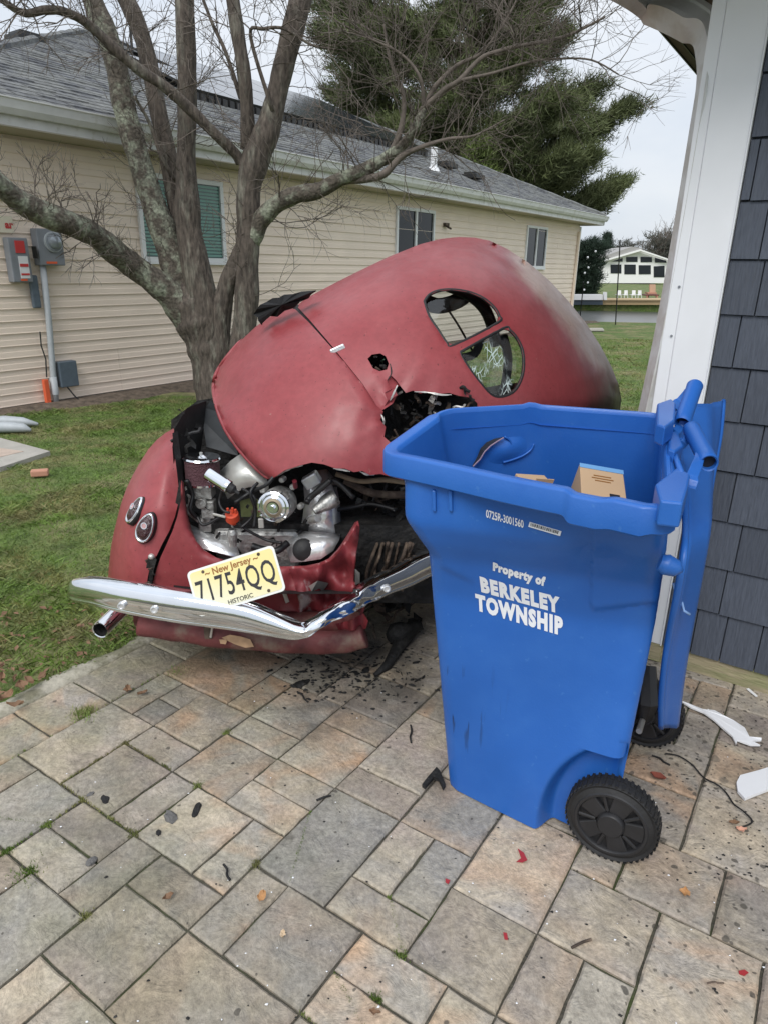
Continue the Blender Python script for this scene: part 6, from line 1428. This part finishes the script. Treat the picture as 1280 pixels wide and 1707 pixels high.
for j in range(2):
    TV = []; TF = []
    t = empty('bare_far_tree', (PY(1085+j*25, 470, 100).x, 100, 0), ('leafless tree with fine twigs right of the far gable' if j == 0 else 'second leafless tree partly behind the white downspout'), 'tree')
    for c in range(10): grow(Vector((PY(1085+j*25, 470, 100).x+q.uniform(-.5, .5), 100, 2)), Vector((q.gauss(0, .5), q.gauss(0, .4), 1)), q.uniform(3, 5.5), .06, 2, .5)
    npmesh('branches', TV, TF, M['twig'], t); MB().tube([(t.location.x, 100, 0), (t.location.x, 100, 2.6)], [.2, .14], 7).build('trunk', M['twig'], t)
# ------------------------------------------------------------------ far bank
YH = 84.
fh = empty('far_white_house', PY(1060, 470, YH), 'white gabled house with large windows across the water', 'house')
def FHp(pts, dY, th, name, mm, par, k=''): P = [PY(u, v, YH+dY) for u, v in pts]; return MB().prism(P, (0, th, 0)).build(name, mm, par)
FHp([(999,434),(1010,430),(1067,417),(1114,432),(1114,472),(999,472)], 0, 8, 'wall', M['farwhite'], fh)
FHp([(994,433),(1003,428),(1053,411),(1070,414),(1067,416.5),(1012,431),(997,436)], -.5, 8, 'roof', M['farroof'], fh)
FHp([(1006,433.5),(1067,415.5),(1118,433),(1118,435.5),(1067,418.5),(1006,436)], -.7, .5, 'roof_trim', M['farwhite'], fh)
for pts in ([(1019,436),(1037,430),(1037,436)], [(1043,428.5),(1062,428),(1062,436.5),(1043,436.5)], [(1067,428),(1086,428.5),(1086,437),(1067,437)], [(1091,429.5),(1110,434.5),(1110,438),(1091,437.5)], [(1017,441),(1035,441),(1035,455.5),(1017,455.5)], [(1040,441),(1059,441),(1059,457),(1040,457)], [(1064,442),(1084,442),(1084,457),(1064,457)], [(1089,444),(1107,443),(1107,462),(1089,462)]):
    FHp(pts, -.06, .05, 'window', M['glassdark'], fh)
def thing_box(name, label, cat, parts, group=None):
    e = None
    for nm, (u0, v0, u1, v1), Y, th, mm in parts:
        if e is None: e = empty(name, PY((u0+u1)/2, v1, Y), label, cat, group)
        P = [PY(u, v, Y) for u, v in ((u0, v0), (u1, v0), (u1, v1), (u0, v1))]; MB().prism(P, (0, th, 0)).build(nm, mm, e)
    return e
Yb_ = fy+.5
thing_box('bulkhead', 'tan timber bulkhead edging the far bank above the water', 'bulkhead', [('timber_face', (1003, 499.5, 1130, 508), fy-.2, .2, M['bulk']), ('timber_cap', (1003, 497.5, 1130, 500.5), fy-.35, .5, mat('pale_timber', (.62, .48, .30), .8))])
thing_box('white_dock_rail', 'low white dock wall left of the timber bulkhead', 'dock', [('wall_face', (930, 491, 1004, 500), fy-.6, .5, M['farwhite']), ('shadow_board', (930, 500.5, 1004, 508), fy-.3, .3, M['greydk'])])
thing_box('dock_post', 'short white dock post where the timber bulkhead begins', 'post', [('post', (1006, 487, 1011, 500), fy-.7, .2, M['farwhite'])])
for i, u in enumerate((1032, 1043, 1056, 1066)):
    thing_box('garden_chair', ['white garden chair nearest the pole on the far bank', 'second white garden chair on the far bank', 'third white garden chair on the far bank', 'rightmost white garden chair on the far bank'][i], 'chair',
      [('backrest', (u-3, 484, u+2.5, 492), Yb_+1.6, .06, M['farwhite']), ('seat', (u-3.5, 491, u+3, 492.3), Yb_+1.1, .5, M['farwhite']), ('leg', (u-3.5, 492.4, u-2.7, 497), Yb_+1.1, .06, M['farwhite']), ('leg', (u+2.2, 492.4, u+3, 497), Yb_+1.1, .06, M['farwhite'])], 'white garden chairs on the far bank')
thing_box('tan_chair', 'tan high backed garden chair near the post on the far bank', 'chair', [('backrest', (1082, 474, 1092, 488), Yb_+2.2, .1, mat('tan_wood', (.55, .36, .24), .7)), ('seat', (1079, 487.5, 1094, 490), Yb_+1.7, .5, M['terracotta']), ('leg', (1079, 490, 1081, 496), Yb_+1.7, .08, M['terracotta']), ('leg', (1092, 490, 1094, 496), Yb_+1.7, .08, M['terracotta'])])
thing_box('garden_table', 'low dark red garden table in front of the tan chair', 'table', [('tabletop', (1075, 491, 1098, 493), Yb_+1.0, .8, mat('dark_red', (.14, .04, .035), .6)), ('leg', (1077, 493, 1079, 497), Yb_+1.0, .08, M['terracotta']), ('leg', (1094, 493, 1096, 497), Yb_+1.0, .08, M['terracotta'])])
pole = setk(MB().tube([PZ(1025, 543, -.05), PY(1033, 400, PZ(1025, 543).y)], .018, 6).build('thin_pole', M['panelframe']), 'thin dark pole standing in the back lawn near the water', 'pole')
pole2 = setk(MB().tube([PZ(966, 530, -.05), PY(972, 470, PZ(966, 530).y)], .02, 6).build('short_pole', M['panelframe']), 'short dark pole by the shore next to the house corner', 'pole')
o = setk(MB().prism([PZ(978, 549, .0), PZ(1003, 549, .0), PZ(1006, 552, .0), PZ(980, 552, .0)], (0, 0, .04)).build('pale_slab', M['concrete']), 'pale stone slab lying on the back lawn', 'slab')

# ================================================================== DEBRIS ON THE PAVERS
def flat(name, label, cat, px, z, th, mm, group=None, curl=0.):
    P = [PZ(u, v, z+curl*math.sin(i*1.9)) for i, (u, v) in enumerate(px)]; o = MB().prism(P, (0, 0, th)).build(name, mm); return setk(o, label, cat, group)
flat('vinyl_strip', 'long torn white vinyl strip pointing at the cart wheel on the right', 'broken trim', [(1132,1169),(1150,1176),(1170,1184),(1190,1186),(1208,1196),(1222,1203),(1240,1215),(1248,1230),(1268,1232),(1268,1236),(1252,1237),(1266,1244),(1250,1244),(1228,1236),(1226,1243),(1219,1229),(1205,1217),(1190,1203),(1172,1190),(1150,1181)], .008, .006, M['whitechip'], curl=.003)
flat('vinyl_chunk', 'broad broken white vinyl board at the right edge of the photo', 'broken trim', [(1226,1308),(1232,1296),(1262,1288),(1300,1276),(1300,1312),(1262,1326),(1240,1335),(1228,1322)], .006, .010, M['whitechip'])
flat('white_sliver', 'thin white sliver lying beside the wall sill', 'broken trim', [(1243,1149),(1247,1148),(1262,1161),(1259,1162)], .004, .003, M['whitechip'])
for i, (px, lb) in enumerate(((((862,1415),(872,1422),(878,1434),(870,1438),(860,1437),(868,1431)), 'curved red paint chip in front of the near cart wheel'), (((838,1555),(844,1556),(846,1567),(840,1566)), 'small red paint chip on the pavers below the cart'), (((1230,1619),(1240,1617),(1247,1622),(1240,1627),(1231,1624)), 'red paint chip near the bottom right corner'), (((742,1465),(750,1468),(747,1474),(742,1471)), 'tiny dark red chip at a paver joint'))):
    flat('paint_chip', lb, 'paint chip', px, .003, .002, M['redchip'])
curve = smooth([PZ(u, v, z) for u, v, z in ((1108, 1256, .006), (1130, 1260, .010), (1152, 1274, .012), (1168, 1292, .008), (1178, 1300, .01), (1195, 1308, .012), (1210, 1322, .008), (1222, 1340, .008), (1238, 1352, .012), (1253, 1368, .006), (1244, 1376, .006), (1226, 1380, .006))], 4)
setk(MB().tube(curve, .0026, 6).build('broken_wire', M['black']), 'long bent black wire lying on the pavers right of the cart', 'wire')
for i, (a, b, lb) in enumerate((((1086, 1259), (1116, 1275), 'short straight stick right behind the near cart wheel'), ((952, 1580), (985, 1566), 'grey stick on the pavers left of the bottom right corner'), ((1178, 1639), (1206, 1639), 'thin brown stick near the bottom right corner'), ((373, 1441), (384, 1467), 'small dark stick on the pavers left of centre'), ((528, 1334), (552, 1326), 'short black twig on a paver joint'), ((684, 1209), (685, 1238), 'straight black shard left of the cart'), ((496, 1153), (514, 1170), 'black splinter in front of the wreck'), ((1186, 1648), (1196, 1655), 'tiny stick at the bottom right'))):
    p, q2 = PZ(*a, .005), PZ(*b, .005); setk(MB().tube(smooth([p, p.lerp(q2, .4)+Vector((.003, .002, .002)), p.lerp(q2, .7)+Vector((-.003, .0, .001)), q2], 3), .0035 if i not in (2, 7) else .002, 5).build('stick', M['black'] if i not in (1, 2) else M['rust']), lb, 'stick')
flat('rubber_shard', 'jagged black rubber shard tucked under the front corner of the blue cart', 'rubber shard', [(703,1312),(712,1300),(727,1283),(733,1290),(742,1312),(738,1318),(731,1303),(722,1300),(708,1316)], .004, .012, M['black'])
lf = [((228,1500,437,1497), 'orange dead leaf lying left of the large centre paver', M['leaf']), ]
lq = random.Random(8)
def leaf(u, v, s, mm, label, a=None):
    c = PZ(u, v, .005); a = a if a is not None else lq.uniform(0, 6.28); X_ = Vector((math.cos(a), math.sin(a), 0)); Y_ = Vector((-X_.y, X_.x, 0)); r_ = []
    for i in range(6):
        t = i/5; w = s*.34*math.sin(math.pi*min(1, t*.93+.04))**1.2*lq.uniform(.55, 1.35); cu = .5*s*(t-.5)**2+lq.uniform(0, .08)*s
        r_.append([c+X_*(t-.5)*s+Y_*w*k+X_*lq.uniform(-.06, .06)*s+Vector((0, 0, cu+.22*s*abs(k)*lq.uniform(.4, 1.2)+.002)) for k in (-1, -.5, 0, .5, 1)])
    return setk(MB().grid(r_).build('dead_leaf', mm), label, 'leaf')
orl = mat('orange_leaf', (.42, .22, .09), .7, var=.3, vscale=40); pkl = mat('pale_leaf', (.55, .42, .28), .7, var=.2)
leaf(437, 1497, .034, orl, 'orange dead leaf lying left of the large centre paver'); leaf(1140, 1490, .032, orl, 'orange brown leaf on the paver below the near cart wheel')
leaf(472, 1560, .022, pkl, 'pale curled leaf near the bottom centre'); leaf(1234, 1385, .03, mat('pink_leaf', (.62, .34, .24), .7), 'pinkish leaf scrap beside the end of the black wire'); leaf(1222, 1374, .03, M['leaf'], 'brown leaf scrap touching the end of the black wire')
leaf(214, 1152, .045, M['leaf'], 'brown leaf on the pavers near the lawn edge'); leaf(238, 1158, .04, M['leaf'], 'second brown leaf on the pavers near the lawn edge'); leaf(1095, 1298, .05, mat('dark_red_leaf', (.20, .05, .03), .8), 'dark red bark scrap behind the near cart wheel')
leaf(625, 1690, .025, M['leaf'], 'brown leaf by the bottom edge centre'); leaf(281, 1498, .03, M['leaf'], 'small brown leaf on a paver left of centre')
for i, (u, v) in enumerate(((14, 1172), (40, 1154), (6, 1140), (28, 1186), (52, 1146))): 
    o = leaf(u, v, .06, M['leaf'], ['dry brown leaf in the middle of the cluster at the left lawn edge', 'dry leaf second nearest the car in the left lawn edge cluster', 'topmost dry leaf touching the left border', 'lowest dry leaf of the cluster at the left lawn edge', 'rightmost dry leaf of the cluster at the left lawn edge'][i]); o.location.z = .02; o['group'] = 'dry leaves at the lawn edge'
# mud lumps
def lump(u, v, s, mm, label, sq=(1, .6, .35)):
    c = PZ(u, v, .002); bm = bmesh.new(); bmesh.ops.create_icosphere(bm, subdivisions=2, radius=s)
    for w in bm.verts: w.co = Vector((w.co.x*sq[0], w.co.y*sq[1], w.co.z*sq[2]))*(1+lq.uniform(-.22, .22))
    me = bpy.data.meshes.new('lump'); bm.to_mesh(me); bm.free(); me.materials.append(mm); o = bpy.data.objects.new('mud_lump', me); COL.objects.link(o); o.location = c; o.rotation_euler.z = lq.uniform(0, 3); setk(o, label, 'mud')
lump(284, 1362, .028, M['mud'], 'largest grey mud lump on the left pavers'); lump(176, 1333, .020, M['black'], 'dark mud lump near the mossy joints on the left'); lump(151, 1324, .013, M['mud'], 'small grey lump beside the dark mud lump'); lump(152, 1436, .018, M['mud'], 'grey lump on a paver joint at far left'); lump(328, 1350, .022, M['black'], 'dark lump right of the largest mud lump', (1.4, .5, .3)); lump(265, 1388, .012, M['black'], 'tiny dark lump below the largest mud lump')
lump(502, 1140, .030, M['black'], 'black greasy lump on the pavers in front of the wreck', (1.3, .6, .4)); lump(610, 1117, .022, M['black'], 'black debris lump left of the cart corner')
# specks: oil crumbs and grit
mb = MB(); g = random.Random(6)
def crumb(p, s):
    pts = []; k = g.randint(4, 6); 
    for j in range(k): a = 6.283*j/k+g.uniform(-.3, .3); pts.append(p+Vector((math.cos(a)*s*g.uniform(.6, 1.3), math.sin(a)*s*g.uniform(.5, 1), 0)))
    top = p+Vector((0, 0, s*g.uniform(.25, .6))); n = len(pts); mb.add(pts+[top], [(i, (i+1) % n, n) for i in range(n)])
for i in range(620):
    t = g.random()
    if t < .40: u, v = g.gauss(560, 60), g.gauss(1125, 24)
    elif t < .62: u, v = g.gauss(660, 35), g.gauss(1110, 40)
    elif t < .88: u, v = g.uniform(1070, 1290), g.uniform(1120, 1480)
    else: u, v = g.uniform(0, 1280), g.uniform(1250, 1707)
    crumb(PZ(u, v, .001), g.uniform(.002, .011) if t < .62 else g.uniform(.0015, .0055))
mb.build('grit', M['black'], label='black crumbs and oily grit scattered over the pavers', cat='debris', kind='stuff')
mb = MB()
for i in range(90): crumb(PZ(g.uniform(0, 1280), g.uniform(1150, 1707), .002), g.uniform(.0012, .004))
mb.build('pale_grit', M['whitechip'], label='tiny pale chips scattered over the pavers', cat='debris', kind='stuff')
# moss and weeds in the joints
mV = []; mF = []
def moss_at(a, b, n, s, hgt):
    for _ in range(n):
        p = G(a+g.gauss(0, s), b+g.gauss(0, s), 0); an = g.uniform(0, 6.28); h = g.uniform(.3, 1)*hgt; w = .0016; k = len(mV)
        dx, dy = math.cos(an)*w, math.sin(an)*w; lx, ly = g.gauss(0, .5)*h, g.gauss(0, .5)*h
        mV.extend([(p.x-dx, p.y-dy, -.004), (p.x+dx, p.y+dy, -.004), (p.x+lx, p.y+ly, h)]); mF.append((k, k+1, k+2))
for a, b in ((-3, 0), (-1, 0), (-3, -1), (-3, -2), (-5, -2), (-2, -2), (-4, 2), (-1, 2), (-2, 4), (5.9, 1), (2, 1), (6, 0), (0, -2)): moss_at(a, b, 120, .07, .006)
for a0, b0, a1, b1 in ((-4, 0, -1, 0), (-5, -2, -3, -1), (-3, 0, -3, -3), (-4, 0, -4, 2), (5, 0, 7, -1), (5, -1, 7, -1), (-4, 2, -2, 2), (5, 2, 6, 1), (2, 3, 3, 1), (-6, -4, -6, 5)):
    for t in range(70):
        f = g.random(); moss_at(a0+(a1-a0)*f, b0+(b1-b0)*f, 3, .02, .006)
for u, v, h, n in ((140, 1190, .03, 260), (296, 1120, .014, 110), (45, 1457, .014, 140)):
    p = PZ(u, v); a = (p.dot(GE)-GA0)/MOD; b = (p.dot(GN)-GB0)/MOD; moss_at(a, b, n, .18, h)
npmesh('moss', mV, mF, M['blade'], label='moss and tiny weeds growing in the paver joints', cat='moss', kind='stuff')

# shards in front of the wreck, leaf litter along the lawn edge
mb = MB(); g = random.Random(44)
for i in range(46):
    u, v = (g.gauss(570, 60), g.gauss(1122, 20)) if i < 34 else (g.gauss(690, 12), g.gauss(1100, 35)); c = PZ(u, v, .004); a = g.uniform(0, 6.28); Lq = g.uniform(.012, .04); w = Lq*g.uniform(.12, .4)
    X_ = Vector((math.cos(a), math.sin(a), g.uniform(-.1, .2))); Y_ = Vector((-math.sin(a), math.cos(a), 0)); pts = [c-X_*Lq/2, c-X_*Lq*.2+Y_*w*g.uniform(.3, .7), c+X_*Lq*.2+Y_*w*g.uniform(.2, .6), c+X_*Lq/2, c-Y_*w*g.uniform(.2, .6)]
    mb.prism(pts, (0, 0, g.uniform(.002, .007)))
mb.build('black_shards', M['black'], label='jagged black plastic and metal shards spilled in front of the wreck', cat='debris', kind='stuff')
mb = MB()
for i in range(520):
    b = g.uniform(-9, 8); a = -8.7-abs(g.gauss(0, 3.2)); c = G(a, b, g.uniform(-.012, .016)); 
    an = g.uniform(0, 6.28); s_ = g.uniform(.006, .022); X_ = Vector((math.cos(an), math.sin(an), g.uniform(-.4, .4)))*s_; Y_ = Vector((-math.sin(an), math.cos(an), g.uniform(-.4, .4)))*s_*g.uniform(.3, .7)
    mb.add([c-X_, c+Y_, c+X_, c-Y_+Vector((0, 0, s_*.3))], [(0, 1, 2, 3)])
mb.build('leaf_litter', M['leaf'], label='scattered brown leaf litter in the grass beside the paver edge', cat='leaf litter', kind='stuff')

for (u, v) in ((1131, 478), (1118, 560)):
    D_ = ray(u, v); P0 = RW(0, .016); O_ = Vector((0, 0, CAMH)); p = O_+D_*((P0-O_).dot(WM)/D_.dot(WM)); MB().lathe(p, WM, [(-.004, .005), (.001, .004), (.001, 0)], 8).build('nail_head', M['grey'], pe)
